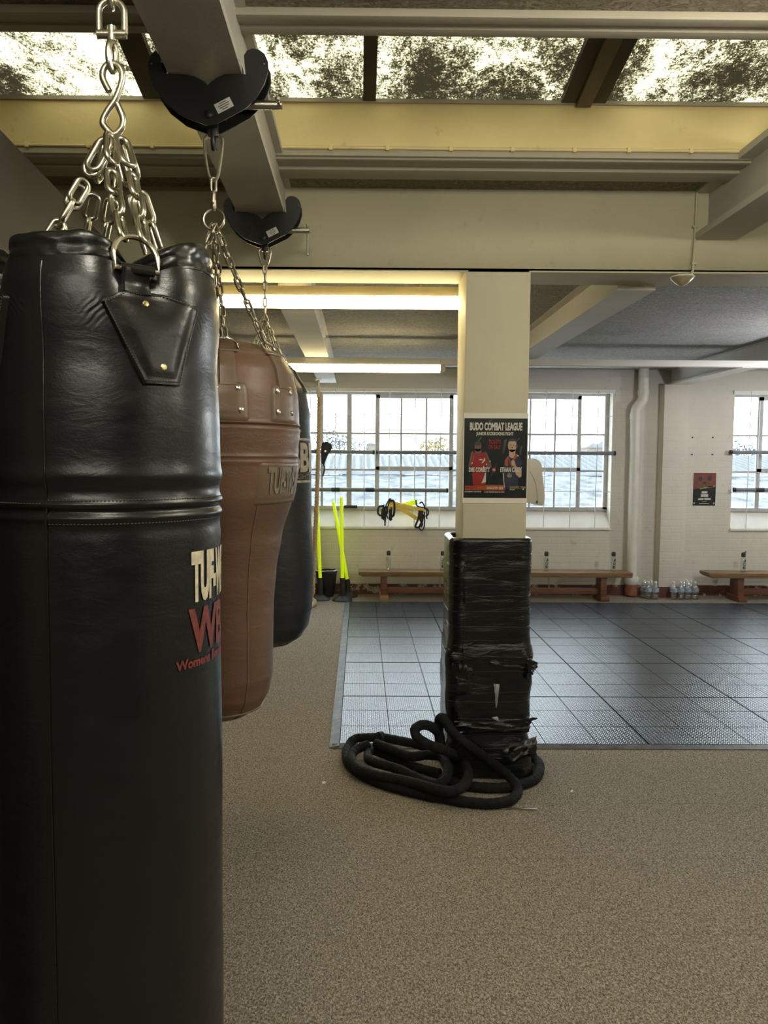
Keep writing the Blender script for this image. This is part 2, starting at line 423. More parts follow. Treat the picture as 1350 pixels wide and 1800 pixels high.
def text_mb(s, fn, bold=0.03):
    """letters of s mapped through fn(u,v): u over the width 0..1, v over the height 0..1"""
    cu = bpy.data.curves.new('lettering', 'FONT'); cu.body = s; cu.size = 1.0; cu.offset = bold; cu.resolution_u = 3
    ob = bpy.data.objects.new('lettering', cu); COL.objects.link(ob)
    dg = bpy.context.evaluated_depsgraph_get(); dg.update()
    me = bpy.data.meshes.new_from_object(ob.evaluated_get(dg))
    bm = bmesh.new(); bm.from_mesh(me)
    bmesh.ops.triangulate(bm, faces=bm.faces)
    bmesh.ops.remove_doubles(bm, verts=bm.verts, dist=1e-5)
    xs = [v.co.x for v in bm.verts]; ys = [v.co.y for v in bm.verts]
    x0, x1, y0, y1 = min(xs), max(xs), min(ys), max(ys)
    long = [e for e in bm.edges if e.calc_length() > 0.18]
    if long: bmesh.ops.subdivide_edges(bm, edges=long, cuts=2)
    bmesh.ops.triangulate(bm, faces=bm.faces)
    bm.verts.index_update()
    mb = MB(); mb.add([fn((v.co.x-x0)/(x1-x0), (v.co.y-y0)/(y1-y0)) for v in bm.verts], [tuple(v.index for v in f.verts) for f in bm.faces])
    bm.free(); bpy.data.objects.remove(ob); bpy.data.curves.remove(cu); bpy.data.meshes.remove(me)
    return mb

# ------------------------------------------------------------------ room shell
Y0, Y1, YF = 3.85, 4.15, 9.18
XL, XR, YB = -3.2, 6.5, -7.5
ZC, ZC2 = 2.93, 2.70
ZS = PY(870, 475, Y0).z
ZG = 2.70
ZG2 = PY(1117, 511, Y1).z
struct(MB().box(XL, XR, YB, YF+0.25, -0.1, 0).build('floor', M['carpet'], ang=0), 'worn brown and grey carpet covering the gym floor')
# near ceiling with two rooflight openings
SK0, SK1 = PZ(675, 52, ZC).y, PZ(675, 270, ZC).y
def near_ceiling():
    mb = MB()
    mb.box(XL, XR, YB, -.1, ZC, ZC+.08); mb.box(XL, XR, 1.1, SK0-.10, ZC, ZC+.08); mb.box(XL, XR, SK1+.2, Y0+.02, ZC, ZC+.08)
    return mb
struct(near_ceiling().build('ceiling', M['wool'], ang=0), 'wood wool board ceiling of the near room')
struct(MB().box(XL, XR, Y1-.02, YF+.02, ZC2, ZC2+.08).build('ceiling', M['wool2'], ang=0), 'grey wood wool board ceiling of the far room')
# timber around the rooflight
ZMo = ZC-.012
struct(MB().box(XL, XR, SK1-.004, SK1+.215, ZMo, ZC+.03).box(XL, XR, SK1+.12, SK1+.235, ZMo-.014, ZC).box(XL, XR, SK1+.015, SK1+.05, ZMo-.008, ZC).build('trim_1', M['moulding'], bevel=.004), 'grey timber lining under the far edge of the rooflight')
struct(MB().box(XL, XR, SK0-.10, SK0-.002, ZMo, ZC+.03).box(XL, XR, SK0-.115, SK0-.075, ZMo-.012, ZC).build('trim_2', M['moulding'], bevel=.004), 'grey timber lining at the near edge of the rooflight')
ZK = PY(675, 177, SK1).z
mb = MB().box(XL, XR, SK1, SK1+.04, ZC-.004, ZK)
struct(mb.build('trim_3', M['yellow'], bevel=.003), 'yellow upstand board below the rooflight glass')
ZK0 = ZK+(SK1-SK0+.03)*math.tan(rad(10))
struct(MB().box(XL, XR, SK0-.04, SK0, ZC-.02, ZK0+.02).build('trim_4', M['moulding'], bevel=.003), 'timber upstand on the near side of the rooflight')
# rooflight
def roofpt(x, t, dz=0): return Vector((x, lerp(SK1+.03, SK0-.03, t), lerp(ZK, ZK0, t)+dz))
sk = thing('window_3', 'dirty rooflight glass streaked with dark moss', None, (1.6, SK1, ZK)); struct(sk)
MB().grid(lambda u, v: roofpt(lerp(XL, XR, u), v, .012), 2, 2).build('glass', M['skylight'], sk, ang=0)
bars = [PY(655, 130, 3.2).x-.01, PY(1053, 120, 3.2).x, PY(248, 110, 3.2).x]
step = 0.95
allb = [(bars[0], .055, 'bar'), (bars[1], .19, 'bar'), (bars[2], .10, 'bar'), (bars[2]-step, .06, 'bar'), (bars[1]+step, .06, 'bar'), (bars[1]+2*step, .19, 'bar'), (bars[1]+3*step, .06, 'bar'), (bars[2]-2*step, .19, 'bar')]
for x, w, k in allb:
    b = MB(); b.bar(roofpt(x, .04, -.0), roofpt(x, 1, -.0), w, .03); b.build('glazing_bar', M['bar'], sk, ang=0)
    if w > .15:
        b = MB(); b.bar(roofpt(x, .04, -.022), roofpt(x, 1, -.022), .062, .02); b.build('glazing_bar', M['baro'], sk, ang=0)
MB().box(XL, XR, SK1-.012, SK1+.05, ZK-.012, ZK+.004).build('sill', M['moulding'], sk, ang=0)
# second rooflight behind the viewer
sk2 = thing('window_4', 'second dirty rooflight in the near room', None, (1.6, .5, ZC)); struct(sk2)
MB().box(XL, XR, -.1, 1.1, ZC+.2, ZC+.21).build('glass', M['skylight2'], sk2, ang=0)
MB().box(XL, XR, -.14, -.1, ZC-.02, ZC+.22).box(XL, XR, 1.1, 1.14, ZC-.02, ZC+.22).build('upstand', M['moulding'], sk2, ang=0)
# thin conduit clipped along the upstand
def conduit_run(z, label):
    t = thing('conduit', label, 'conduit', (1, SK1-.008, z))
    MB().tube([(XL+.1, SK1-.008, z), (PY(1318, 270, SK1).x, SK1-.008, z)], .006, 8).build('pipe', M['yellow'], t)
    for px in range(50, 1330, 106):
        x = PY(px+RND.uniform(-8, 8), 268, SK1).x
        MB().box(x-.008, x+.008, SK1-.018, SK1-.001, z-.011, z+.011).build('clip', M['yellow'], t, bevel=.002)
conduit_run(PY(675, 262, SK1).z, 'thin painted conduit clipped along the bottom of the yellow upstand')
# middle wall: lintel + pillar
XCL, XCR = PY(816, 720, Y0).x, PY(929, 720, Y0).x
XOL = -1.22
mb = MB().box(XL, XR, Y0, Y1, ZS, ZC+.1).box(XL, XOL, Y0, Y1, 0, ZS)
mb.box(XR-.3, XR, Y0, Y1, 0, ZS)
struct(mb.build('wall_middle', M['cream'], bevel=.008), 'cream downstand wall between the two rooms')
struct(MB().box(XCL, XCR, Y0, Y1, 0, ZS+.01).build('pillar', M['column'], bevel=.01), 'square cream pillar carrying the downstand wall')
struct(MB().box(XL-.1, XL, YB, YF+.25, 0, 3.6).build('wall_left', M['cream'], ang=0))
struct(MB().box(XR, XR+.1, YB, YF+.25, 0, 3.6).build('wall_right', M['cream'], ang=0))
struct(MB().box(XL-.1, XR+.1, YB-.1, YB, 0, 3.6).build('wall_back', M['brown'], ang=0))
# dark partition on the left
a = PZ(0, 228, 2.62); b = PZ(185, 420, 2.62); d = (b-a).normalized()
pa = a-d*1.6; pb = b+d*((Y0-.02-b.y)/d.y); nrm = Vector((-d.y, d.x, 0))
mb = MB(); mb.add([pa, pb, pb+nrm*.06, pa+nrm*.06] + [Vector((q.x, q.y, 0)) for q in (pa, pb, pb+nrm*.06, pa+nrm*.06)], [(0,1,2,3),(7,6,5,4),(0,4,5,1),(1,5,6,2),(2,6,7,3),(3,7,4,0)])
struct(mb.build('wall_left', M['brown'], ang=0), 'dark brown partition at the left behind the nearest punch bag')

# girders
def girder(name, x0, x1, ya, yb, z0, z1, mat, label, fl=.022, web=.5):
    xc = (x0+x1)/2; w = (x1-x0)
    mb = MB().box(x0, x1, ya, yb, z0, z0+fl).box(xc-w*web/2, xc+w*web/2, ya, yb, z0+fl-.002, z1).box(x0, x1, ya, yb, z1-fl, z1)
    return struct(mb.build(name, mat, ang=0), label)
gx0, gx1 = PZ(416, 372, ZG).x, PZ(499, 372, ZG).x
girder('ceiling_beam', gx0, gx1, YB, Y0+.01, ZG, ZC+.02, M['steel'], 'grey painted steel beam the punch bags hang from', .024, .72)
hx0, hx1 = PZ(1226, 416, ZG).x, PZ(1298, 418, ZG).x
girder('ceiling_beam', hx0, hx1, YB, Y0+.01, ZG-.005, ZC+.02, M['steel'], 'cream steel beam meeting the downstand wall at the upper right', .03, .35)
mx0, mx1 = PY(1084, 512, Y1).x, PY(1151, 510, Y1).x
lx0, lx1 = PZ(532, 618, ZG2).x, PZ(572, 618, ZG2).x
lx1 = lx0+(mx1-mx0)
rx0, rx1 = PZ(1170, 678, ZG2).x, PZ(1207, 680, ZG2).x
rx1 = rx0+(mx1-mx0)
girder('ceiling_beam', lx0, lx1, Y1+.21, YF+.01, ZG2, ZC2+.02, M['steel2'], 'far room beam above the left part of the wide window', .022, .75)
girder('ceiling_beam', mx0, mx1, Y1-.01, YF+.01, ZG2, ZC2+.02, M['steel2'], 'far room beam running just right of the pillar', .022, .35)
girder('ceiling_beam', rx0, rx1, Y1-.01, YF+.01, ZG2, ZC2+.02, M['steel2'], 'far room beam ending on the pilaster by the small poster', .022, .35)
zb = ZG2-.002
struct(MB().box(XL, XR, 6.88, 6.95, zb-.055, zb).build('trim_5', M['steel2'], bevel=.003), 'grey timber batten crossing under the far room beams')

# far wall with windows
ZW0, ZW1 = PY(675, 893, 9.33).z, PY(675, 694, 9.33).z
ZI0, ZI1 = PY(675, 925, YF).z, PY(675, 687, YF).z
W1 = (PY(438, 800, YF).x, PY(1075, 800, YF).x)
W2 = (PY(1288, 800, YF).x, 6.2)
YO = 9.42
mb = MB()
mb.box(XL, XR, YF, YO, 0, ZI0); mb.box(XL, XR, YF, YO, ZI1, ZC2+.1)
mb.box(XL, W1[0], YF, YO, ZI0, ZI1); mb.box(W1[1], W2[0], YF, YO, ZI0, ZI1); mb.box(W2[1], XR, YF, YO, ZI0, ZI1)
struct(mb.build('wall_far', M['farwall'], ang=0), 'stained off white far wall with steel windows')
pl0, pl1 = PY(1163, 860, 9.03).x, PY(1207, 860, 9.03).x
struct(MB().box(pl0, pl1, 9.03, YF+.01, 0, ZG2).build('pilaster', M['farwall'], bevel=.006), 'off white pilaster beside the drain pipe')
mb = MB().box(XL, pl0-.005, YF-.014, YF, 0, .125).box(pl1+.005, XR, YF-.014, YF, 0, .125).box(pl0-.012, pl1+.012, 9.018, 9.03, 0, .125)
struct(mb.build('baseboard_far', M['base'], ang=0), 'chipped red painted skirting along the far wall')
def window(name, W, label, vert, rows, cases):
    t = thing(name, label, None, ((W[0]+W[1])/2, YF, ZI0)); struct(t)
    x0, x1 = W
    s = MB(); s.add([(x0, YF-.012, ZI0), (x1, YF-.012, ZI0), (x1, 9.36, ZW0), (x0, 9.36, ZW0), (x0, YF-.012, ZI0-.02), (x1, YF-.012, ZI0-.02), (x1, 9.40, ZI0-.02), (x0, 9.40, ZI0-.02), (x0, 9.40, ZW0), (x1, 9.40, ZW0)],
                     [(0,1,2,3), (4,5,1,0), (3,2,9,8), (8,9,6,7), (7,6,5,4), (0,3,8,7,4), (1,5,6,9,2)])
    s.box(x0-.01, x1+.01, YF-.03, YF+.01, ZI0-.03, ZI0-.008)
    s.build('sill', M['white'], t, ang=0)
    MB().box(x0-.02, x1+.02, YF-.02, YF+.02, ZI1-.012, ZI1+.03).build('head_rail', M['white'], t, ang=0)
    f = MB()
    f.box(x0, x1, 9.31, 9.36, ZW1, ZI1); f.box(x0, x1, 9.31, 9.36, ZW0-.02, ZW0+.025)
    f.box(x0, x0+.05, 9.31, 9.36, ZW0, ZW1); f.box(x1-.05, x1, 9.31, 9.36, ZW0, ZW1)
    for px, w in vert:
        x = PY(px, 790, 9.33).x if px < 5000 else px-10000
        f.box(x-w/2, x+w/2, 9.32, 9.35, ZW0, ZW1)
    for py in rows:
        z = PY(675, py, 9.33).z; f.box(x0, x1, 9.322, 9.348, z-.012, z+.012)
    f.build('window_frame', M['frame'], t, ang=0)
    for a, b in cases:
        xa, xb = PY(a, 790, 9.33).x, PY(b, 790, 9.33).x; za, zb_ = PY(675, 826, 9.33).z, ZW1
        c = MB(); w = .042
        c.box(xa, xa+w, 9.295, 9.33, za, zb_); c.box(xb-w, xb, 9.295, 9.33, za, zb_); c.box(xa, xb, 9.295, 9.33, za-.01, za+w); c.box(xa, xb, 9.295, 9.33, zb_-w, zb_)
        c.build('casement', M['frame'], t, ang=0)
    MB().box(x0+.02, x1-.02, 9.334, 9.337, ZW0, ZW1).build('glass', M['pane'], t, ang=0)
    return t
window('window_1', W1, 'wide steel framed window spanning behind the pillar',
       [(478,.022),(522,.022),(566,.03),(614,.06),(663,.05),(705,.022),(749,.022),(793,.05),(839,.022),(886,.05),(931,.022),(975,.022),(1017,.05)], [762, 826], [(661,795),(884,1019)])
window('window_2', W2, 'steel framed window at the right edge of the far wall',
       [(1333,.05),(1377,.022),(1421,.022),(1465,.05),(1510,.022),(1555,.022)], [762, 826], [(1331,1467)])
a, b = PY(605, 893, 9.28), PY(628, 893, 9.28)
tag(MB().box(a.x, b.x, 9.255, 9.295, ZW0+.0, ZW0+.035).build('wooden_wedge', M['brown'], None, bevel=.004), 'small dark block lying on the sill under the thick window post', 'block')
# wire guards in front of windows
def guard(name, W, pxs, label):
    t = thing(name, label, 'window guard', ((W[0]+W[1])/2, YF-.02, ZI0))
    for px in pxs:
        x = PY(px, 800, YF-.02).x; o = RND.uniform(-.006, .006)
        MB().tube([(x+o, YF-.022, ZI0-.012), (x, YF-.022, (ZI0+ZI1)/2), (x+.004, YF-.022, ZI1+.02)], .0055, 6).build('vertical_wire', M['wire'], t)
    for py in (729, 862):
        z = PY(675, py, YF-.02).z
        pts = [(lerp(W[0]-.01, W[1]+.01, k/24), YF-.022+.009, z+RND.uniform(-.004, .004)) for k in range(25)]
        MB().tube(pts, .004, 6).build('horizontal_wire', M['wire'], t)
    return t
guard('window_guard', W1, [455, 500, 545, 589, 640, 684, 729, 774, 819, 864, 912, 958, 1004, 1049], 'thin white wire guard across the wide window')
guard('window_guard', W2, [1316, 1362, 1407, 1452, 1497, 1542], 'thin white wire guard across the right hand window')
# long grey poles hung on the guards
YP = YF-.0535
def pole(pa, pb, label, joints=(), tip=False):
    a, b = PY(pa[0], pa[1], YP), PY(pb[0], pb[1], YP)
    t = thing('pole', label, 'pole', tuple((a+b)/2), 'grey poles hung across the far windows')
    MB().tube([a, b], .025, 12).build('shaft', M['pole'], t)
    for jx in joints:
        c = PY(jx, lerp(pa[1], pb[1], (jx-pa[0])/(pb[0]-pa[0])), YP)
        MB().tube([c-Vector((.05,0,0)), c+Vector((.05,0,0))], .0275, 12).build('band', M['rubberb'], t)
    for q in (a, b):
        MB().tube([q-Vector((.012,0,0)), q+Vector((.012,0,0))], .028, 12).build('end_cap', M['rubberb'], t)
pole((470, 793), (657, 795), 'upper grey pole across the wide window left of the joint, behind the climbing rope')
pole((662, 795), (1080, 797), 'upper grey pole across the wide window running behind the pillar')
pole((500, 860), (786, 862), 'lower grey pole across the wide window above the yellow ladder', (590, 650))
pole((1285, 795), (1500, 796), 'upper grey pole across the right hand window')
pole((1291, 861), (1500, 862), 'lower grey pole across the right hand window', (1335,))

# ------------------------------------------------------------------ lights (fittings)
def fitting(x0, x1, y, z, r, label, tm, body, htop, hang=None):
    t = thing('fluorescent_light', label, 'light', ((x0+x1)/2, y, z))
    MB().tube([(x0, y, z), (x1, y, z)], r, 20).build('tube', tm, t)
    MB().box(x0-.01, x1+.01, y-.03, y+.03, z+r*.8, htop).build('housing', body, t, bevel=.004)
    if hang:
        for x in (x0+.25, x1-.25): MB().tube([(x, y, htop-.004), (x, y, hang+.004)], .006, 8).build('hanger', body, t)
    for x in (x0, x1):
        s = 1 if x == x1 else -1
        MB().tube([(x, y, z), (x+s*.02, y, z), (x+s*.045, y, z+.006)], [r*1.03, r*1.03, r*.6], 20).build('end_cap', M['cap'], t)
    k = 5
    for i in range(k):
        x = lerp(x0, x1, (i+.5)/k)
        mb = MB().tube([(x-.008, y, z), (x+.008, y, z)], r*1.0, 16, caps=False) if False else MB().box(x-.01, x+.01, y-r*.75, y-r*.45, z+r*.62, z+r*.9)
        mb.build('clip', M['cap'], t)
    return t
p = PY(806, 531, 4.28)
fitting(-1.12, XCL+.06, 4.30, p.z, .036, 'nearer yellow glowing fluorescent tube just behind the downstand wall', M['tube'], M['cap'], p.z+.08, ZC2)
p = PY(783, 648, 6.915)
fitting(-.95, p.x-.05, 6.915, p.z, .037, 'farther yellow glowing fluorescent tube below the batten', M['tube'], M['steel2'], zb-.053)
p = PY(1262, 641, 6.915)
fitting(p.x+.22, p.x+1.7, 6.915, p.z-.004, .018, 'cool white fluorescent tube at the right edge below the batten', M['tubec'], M['steel2'], zb-.053)

# ------------------------------------------------------------------ beam clamps
def clamp_pts(l): return [((x-500)*.000393, (295-y)*.000393/.93) for x, y in l]
OUT = [(150,150),(110,178),(86,235),(93,310),(135,400),(205,490),(325,575),(440,615),(520,640),(595,620),(700,570),(800,520),(880,445),(935,360),(960,280),(957,215),(932,165),(890,138),(842,131),(805,146),(783,176),(788,240),(795,300),(700,300),(640,303),(590,322),(550,346),(520,374),(490,347),(430,318),(350,304),(205,300),(182,225)]
XG = (gx0+gx1)/2
def make_clamp():
    t = thing('beam_clamp', 'black steel beam clamp', 'beam clamp', (0,0,0), 'beam clamps on the bag beam')
    poly = clamp_pts(OUT)
    for y in (-.034, .034):
        MB().prism(poly, lambda u, v, w: Vector((u, w, v)), y-.003, y+.003).build('plate', M['clamp'], t, bevel=.0012, seg=1)
    jaw = MB()
    for s in (-1, 1): jaw.box(s*.118, s*.150, -.031, .031, .03, .055)
    jaw.box(-.05, .05, -.031, .031, -.11, -.085)
    jaw.build('spacer', M['clamp'], t, bevel=.003)
    zb = clamp_pts([(0, 462)])[0][1]
    MB().tube([(.03, 0, zb), (.216, 0, zb)], .0125, 16).build('bolt', M['bolt'], t)
    cz = clamp_pts([(0, 565)])[0][1]
    MB().lathe([(.012,-.001),(.012,.004),(.008,.006),(0,.006)], (.011, -.037, cz), 14, (0,-1,0)).build('rivet', M['clamp'], t)
    for (cx, cy) in ((115, 235), (930, 228)):
        q = clamp_pts([(cx, cy)])[0]
        MB().lathe([(.006,-.001),(.006,.003),(0,.004)], (q[0], -.037, q[1]), 10, (0,-1,0)).build('rivet', M['clamp'], t)
    zt = clamp_pts([(0, 630)])[0][1]
    hk = MB().box(.002, .030, -.012, .012, zt-.022, zt+.02)
    hk.tube(catmull([(.016,-.010,zt-.005),(.016,-.011,zt-.035),(.016,0,zt-.055),(.016,.011,zt-.035),(.016,.010,zt-.005)], 5), .0065, 10)
    hk.build('hook', M['clamp'], t, bevel=.002)
    c = clamp_pts([(637, 506)])[0]; st = MB(); an = rad(27)
    R2 = Matrix.Rotation(-an, 3, 'Y')
    st.obox((c[0], -.0375, c[1]), (.050, .0008, .028), R2); so = st.build('sticker', M['sticker'], t, ang=0)
    tl = MB()
    for i, (w, dz) in enumerate(((.022,.009),(.034,.003),(.030,-.003),(.018,-.009))):
        off = R2 @ Vector((0, 0, dz)); tl.obox((c[0]+off.x, -.0382, c[1]+off.z), (w, .0004, .002), R2)
    tl.build('print', M['ink'], so, ang=0)
    return t
clamp0 = make_clamp()
zbolt = clamp_pts([(0, 462)])[0][1]
YCL = [1.38, PZ(457, 130, ZG).y+.034, PZ(457, 372, ZG).y+.034]
names = ['black beam clamp above the nearest punch bag', 'larger looking black beam clamp with white sticker above the tan bag', 'smaller looking black beam clamp with a hanging handle above the farthest bag']
clamps = []
for i, y in enumerate(YCL):
    o = clamp0 if i == 0 else copy_tree(clamp0, None)
    o.location = (XG, y, ZG); o['label'] = names[i]; clamps.append(o)
for i, o in enumerate(clamps):
    hx = XG+.208; z = ZG+zbolt; y = YCL[i]
    if i == 2: a, b = Vector((hx, y, z+.022)), Vector((hx, y, z-.105))
    elif i == 1:
        a, b = Vector((hx-.004, y+.045, z+.020)), Vector((hx+.002, y-.060, z-.010))
    else: a, b = Vector((hx, y, z+.06)), Vector((hx, y, z-.06))
    mb = MB().tube([a, b], .0045, 10)
    for q in (a, b): mb.lathe([(0,-.008),(.007,-.004),(.007,.004),(0,.008)], q, 10)
    mb.build('handle', M['bolt'], o)

# ------------------------------------------------------------------ chains
def link_mesh(L, W, r, name):
    """stadium link along z, flat in xz"""
    h = L/2-W/2; pts = []
    for k in range(9): a = pi*k/8; pts.append(Vector((cos(a)*(W/2-r), 0, h+sin(a)*(W/2-r))))
    for k in range(9): a = pi+pi*k/8; pts.append(Vector((cos(a)*(W/2-r), 0, -h+sin(a)*(W/2-r))))
    mb = MB().tube(pts, r, 8, closed=True)
    me = bpy.data.meshes.new(name); me.from_pydata(mb.v, [], mb.f); me.shade_smooth(); return me
LM = {}
def link_obj(parent, key, mat, pos, direction, twist, stretch=1.0):
    if (key, mat.name) not in LM:
        me = link_mesh(*key, 'link'); me.materials.append(mat); LM[(key, mat.name)] = me
    o = bpy.data.objects.new('link', LM[(key, mat.name)]); COL.objects.link(o); o.parent = parent
    q = Vector((0,0,1)).rotation_difference(Vector(direction).normalized()).to_matrix() @ Matrix.Rotation(twist, 3, 'Z') @ Matrix.Diagonal((1, 1, stretch))
    o.matrix_local = Matrix.Translation(Vector(pos)-origin(parent)) @ q.to_4x4()
    return o
def strand(parent, pts, key, mat, tw0=0.0):
    """chain along a polyline"""
    pts = [Vector(p) for p in pts]; pitch = key[0]-2*key[2]*1.15
    seg = [(b-a).length for a, b in zip(pts, pts[1:])]; L = sum(seg); n = max(1, round(L/pitch)); st = L/(n*pitch)
    def at(s):
        for a, b, l in zip(pts, pts[1:], seg):
            if s <= l or b is pts[-1]: return a+(b-a)*min(1, s/l)
            s -= l
    for i in range(n):
        a, b = at(L*i/n), at(L*(i+1)/n)
        link_obj(parent, key, mat, (a+b)/2, b-a, tw0+(pi/2)*(i % 2)+RND.uniform(-.3, .3), st)

# ------------------------------------------------------------------ nearest punch bag
C1 = Vector((-.453, 1.38, 0)); 
class Bag:
    def __init__(s, C):
        s.C = Vector((C[0], C[1], 0)); s.f = (-s.C).normalized(); s.rt = (-s.f).cross(Vector((0,0,1)))
    def pt(s, th, r, z): return s.C+(s.f*cos(th)+s.rt*sin(th))*r+Vector((0,0,z))
    def uv(s, px, py, R):
        d = ray(px, py); ox, oy = EYE.x-s.C.x, EYE.y-s.C.y
        A = d.x**2+d.y**2; B = ox*d.x+oy*d.y; Cc = ox*ox+oy*oy-R*R; q = B*B-A*Cc
        if q < 0: t = -B/A
        else: t = (-B-sqrt(q))/A
        P = EYE+d*t; v = Vector((P.x-s.C.x, P.y-s.C.y, 0))
        return atan2(v.dot(s.rt), v.dot(s.f)), P.z
    def edgeR(s, px, py):
        """radius of the silhouette seen at px"""
        e = PY(px, py, s.C.y); a = atan2(s.C.x, s.C.y); b = atan2(e.x, e.y); D = hypot(s.C.x, s.C.y); return D*sin(b-a)
    def zat(s, py): return PY(CX+s.C.x/s.C.y*FPX, py, s.C.y).z
B1 = Bag(C1); RB = .199
T1 = B1.uv(262, 600, RB)[0]
PT1 = [T1, T1-pi/2, T1+pi/2, T1+pi]
zband = B1.uv(200, 900, RB)[1]
def dent(th): return sum(exp(-(wrap(th-a)/.25)**2) for a in PT1)
kite_px = [(175,528),(223,504),(290,512),(345,543),(315,682),(250,678)]
kite = [B1.uv(x, y, RB) for x, y in kite_px]
CORN = [(kite[0][0]-T1, kite[0][1], -1), (kite[3][0]-T1, kite[3][1], 1)]
def zrim1(th):
    g = min(1, dent(th)); return 1.925-.030*g-.016*max(0, cos(th+.5))*(1-g)
def R1(th, z):
    r = RB-.010*smooth(1.66, 1.90, z)
    r -= .036*min(1, dent(th))*smooth(1.80, 1.905, z)
    r += .011*(1-min(1, dent(th)))*smooth(1.74, 1.86, z)*(1-smooth(1.87, 1.93, z))
    for dz, am, w in ((.0, -.0035, .004), (.011, .0035, .0055), (-.011, .0028, .0055), (.032, -.0025, .012), (-.03,-.0015,.012), (.055, .003, .014)):
        r += am*exp(-((z-zband-dz)/w)**2)
    r += .0035*noise.noise(Vector((cos(th)*2, sin(th)*2, z*3)))
    if z > 1.6:
        for a in PT1:   # gathers radiating from the patch corners
            for dt, z0, sg in CORN:
                aa = wrap(th-a-dt)*RB*sg; bb = z-z0
                if abs(aa) < .09 and abs(bb) < .09:
                    n_ = (aa+bb)*.707; t_ = (aa-bb)*.707
                    r += .0017*sin(n_*2*pi/.0085+3*t_/.05+2.2*noise.noise(Vector((aa*60, bb*60, dt*9))))*(.6+.8*noise.noise(Vector((n_*150, t_*30, 3))))*exp(-((t_-.018)/.020)**2)*exp(-((n_+.006)/.016)**2)
    if z < .42: r *= sqrt(max(0, 1-((.42-z)/.10)**2))*.15+.85 if z > .33 else .85
    return r
bag = thing('punch_bag', 'big black leather punch bag nearest the camera with cream and red lettering', 'punch bag', (C1.x, C1.y, .33), 'punch bags')
ZB0 = .33
NZ = 300
def bagbody(u, v):
    th = u*2*pi; zt = zrim1(th); z = lerp(ZB0, 1.45, v/.35) if v < .35 else lerp(1.45, zt, (v-.35)/.65)
    return B1.pt(th, R1(th, z), z)
mb = MB().grid(bagbody, 420, NZ, cu=True)
mb.add([B1.pt(2*pi*k/420, R1(2*pi*k/420, ZB0), ZB0) for k in range(420)], [tuple(range(420))])
mb.grid(lambda u, v: B1.pt(u*2*pi, lerp(R1(u*2*pi, 1.9)-.002, .0005, v), zrim1(u*2*pi)-.004-.03*smooth(0, .4, v)), 96, 6, cu=True)
body = mb.build('body', M['leather'], bag, ang=60)
# folded top flap
def flap(u, v):
    th = u*2*pi; ph = v*2*pi; g = min(1, dent(th)); zt = zrim1(th); rr = R1(th, zt)
    nz_ = noise.noise(Vector((cos(th)*3, sin(th)*3, 7)))
    hz = .026*(1-.5*g)*(1+.3*nz_); hr = .017
    c_, s_ = cos(ph), sin(ph); c_ = math.copysign(abs(c_)**.55, c_); s_ = math.copysign(abs(s_)**.7, s_)
    cr_ = .0035*noise.noise(Vector((cos(th)*7+s_*.8, sin(th)*7, s_*1.6)))+.0008*noise.noise(Vector((cos(th)*18, sin(th)*18, s_*2.5)))
    fold = -.0045*exp(-((s_-.15+.3*nz_)/.16)**2)
    return B1.pt(th, rr-.016-.026*g+(hr+cr_+fold)*c_, zt+.013+hz*s_+.5*cr_)
MB().grid(flap, 300, 44, cu=True).build('top_flap', M['leather2'], bag, ang=60)
# vertical seam
ts, _ = B1.uv(76, 700, RB)
pts = [B1.pt(ts, R1(ts, z)+.0008, z) for z in [lerp(.42, zrim1(ts)-.01, k/90) for k in range(91)]]
MB().tube(pts, .0019, 8).build('seam', M['leather2'], bag)
# stitched band lines
def ring_dashes(zz, th0, th1, n, rr, mat, name, par, bagx, Rf, w=.55):
    mb = MB()
    for i in range(n):
        a = lerp(th0, th1, i/n); b = lerp(th0, th1, (i+w)/n)
        mb.tube([bagx.pt(a, Rf(a, zz)+.0012, zz), bagx.pt(b, Rf(b, zz)+.0012, zz)], rr, 5)
    return mb.build(name, mat, par)
st = ring_dashes(zband+.018, ts+.02, ts+pi, 110, .0009, M['stitch'], 'stitching', bag, B1, R1)
st = ring_dashes(zband-.019, ts+.02, ts+pi, 110, .0009, M['stitch'], 'stitching', bag, B1, R1)
st = ring_dashes(zband+.013, ts-1.2, ts-.02, 44, .0009, M['stitch'], 'stitching', bag, B1, R1)
def poly_patch(bagx, Rf, poly, off, nz=28, nx=22):
    """poly in (theta, z), convex; raised sheet following the bag"""
    zs = [p[1] for p in poly]; z0, z1 = min(zs), max(zs); n = len(poly)
    def lr(z):
        xs = []
        for (a, za), (b, zb_) in zip(poly, poly[1:]+poly[:1]):
            if abs(za-zb_) < 1e-6:
                if abs(z-za) < 1e-6: xs += [a, b]
            elif min(za, zb_)-1e-6 <= z <= max(za, zb_)+1e-6: xs.append(a+(b-a)*(z-za)/(zb_-za))
        return min(xs), max(xs)
    mb = MB()
    def fn(u, v):
        z = lerp(z0, z1, v); a, b = lr(z); th = lerp(a, b, u)
        e = min(u*(b-a)*RB, (1-u)*(b-a)*RB, v*(z1-z0), (1-v)*(z1-z0)); k = smooth(-.0005, .004, e)
        puff = .0035*smooth(.004, .03, e)
        rim = .0022*exp(-((e-.006)/.0035)**2)
        return bagx.pt(th, Rf(th, z)-.002+(off+.002)*k+puff+rim, z)
    mb.grid(fn, nx, nz); return mb
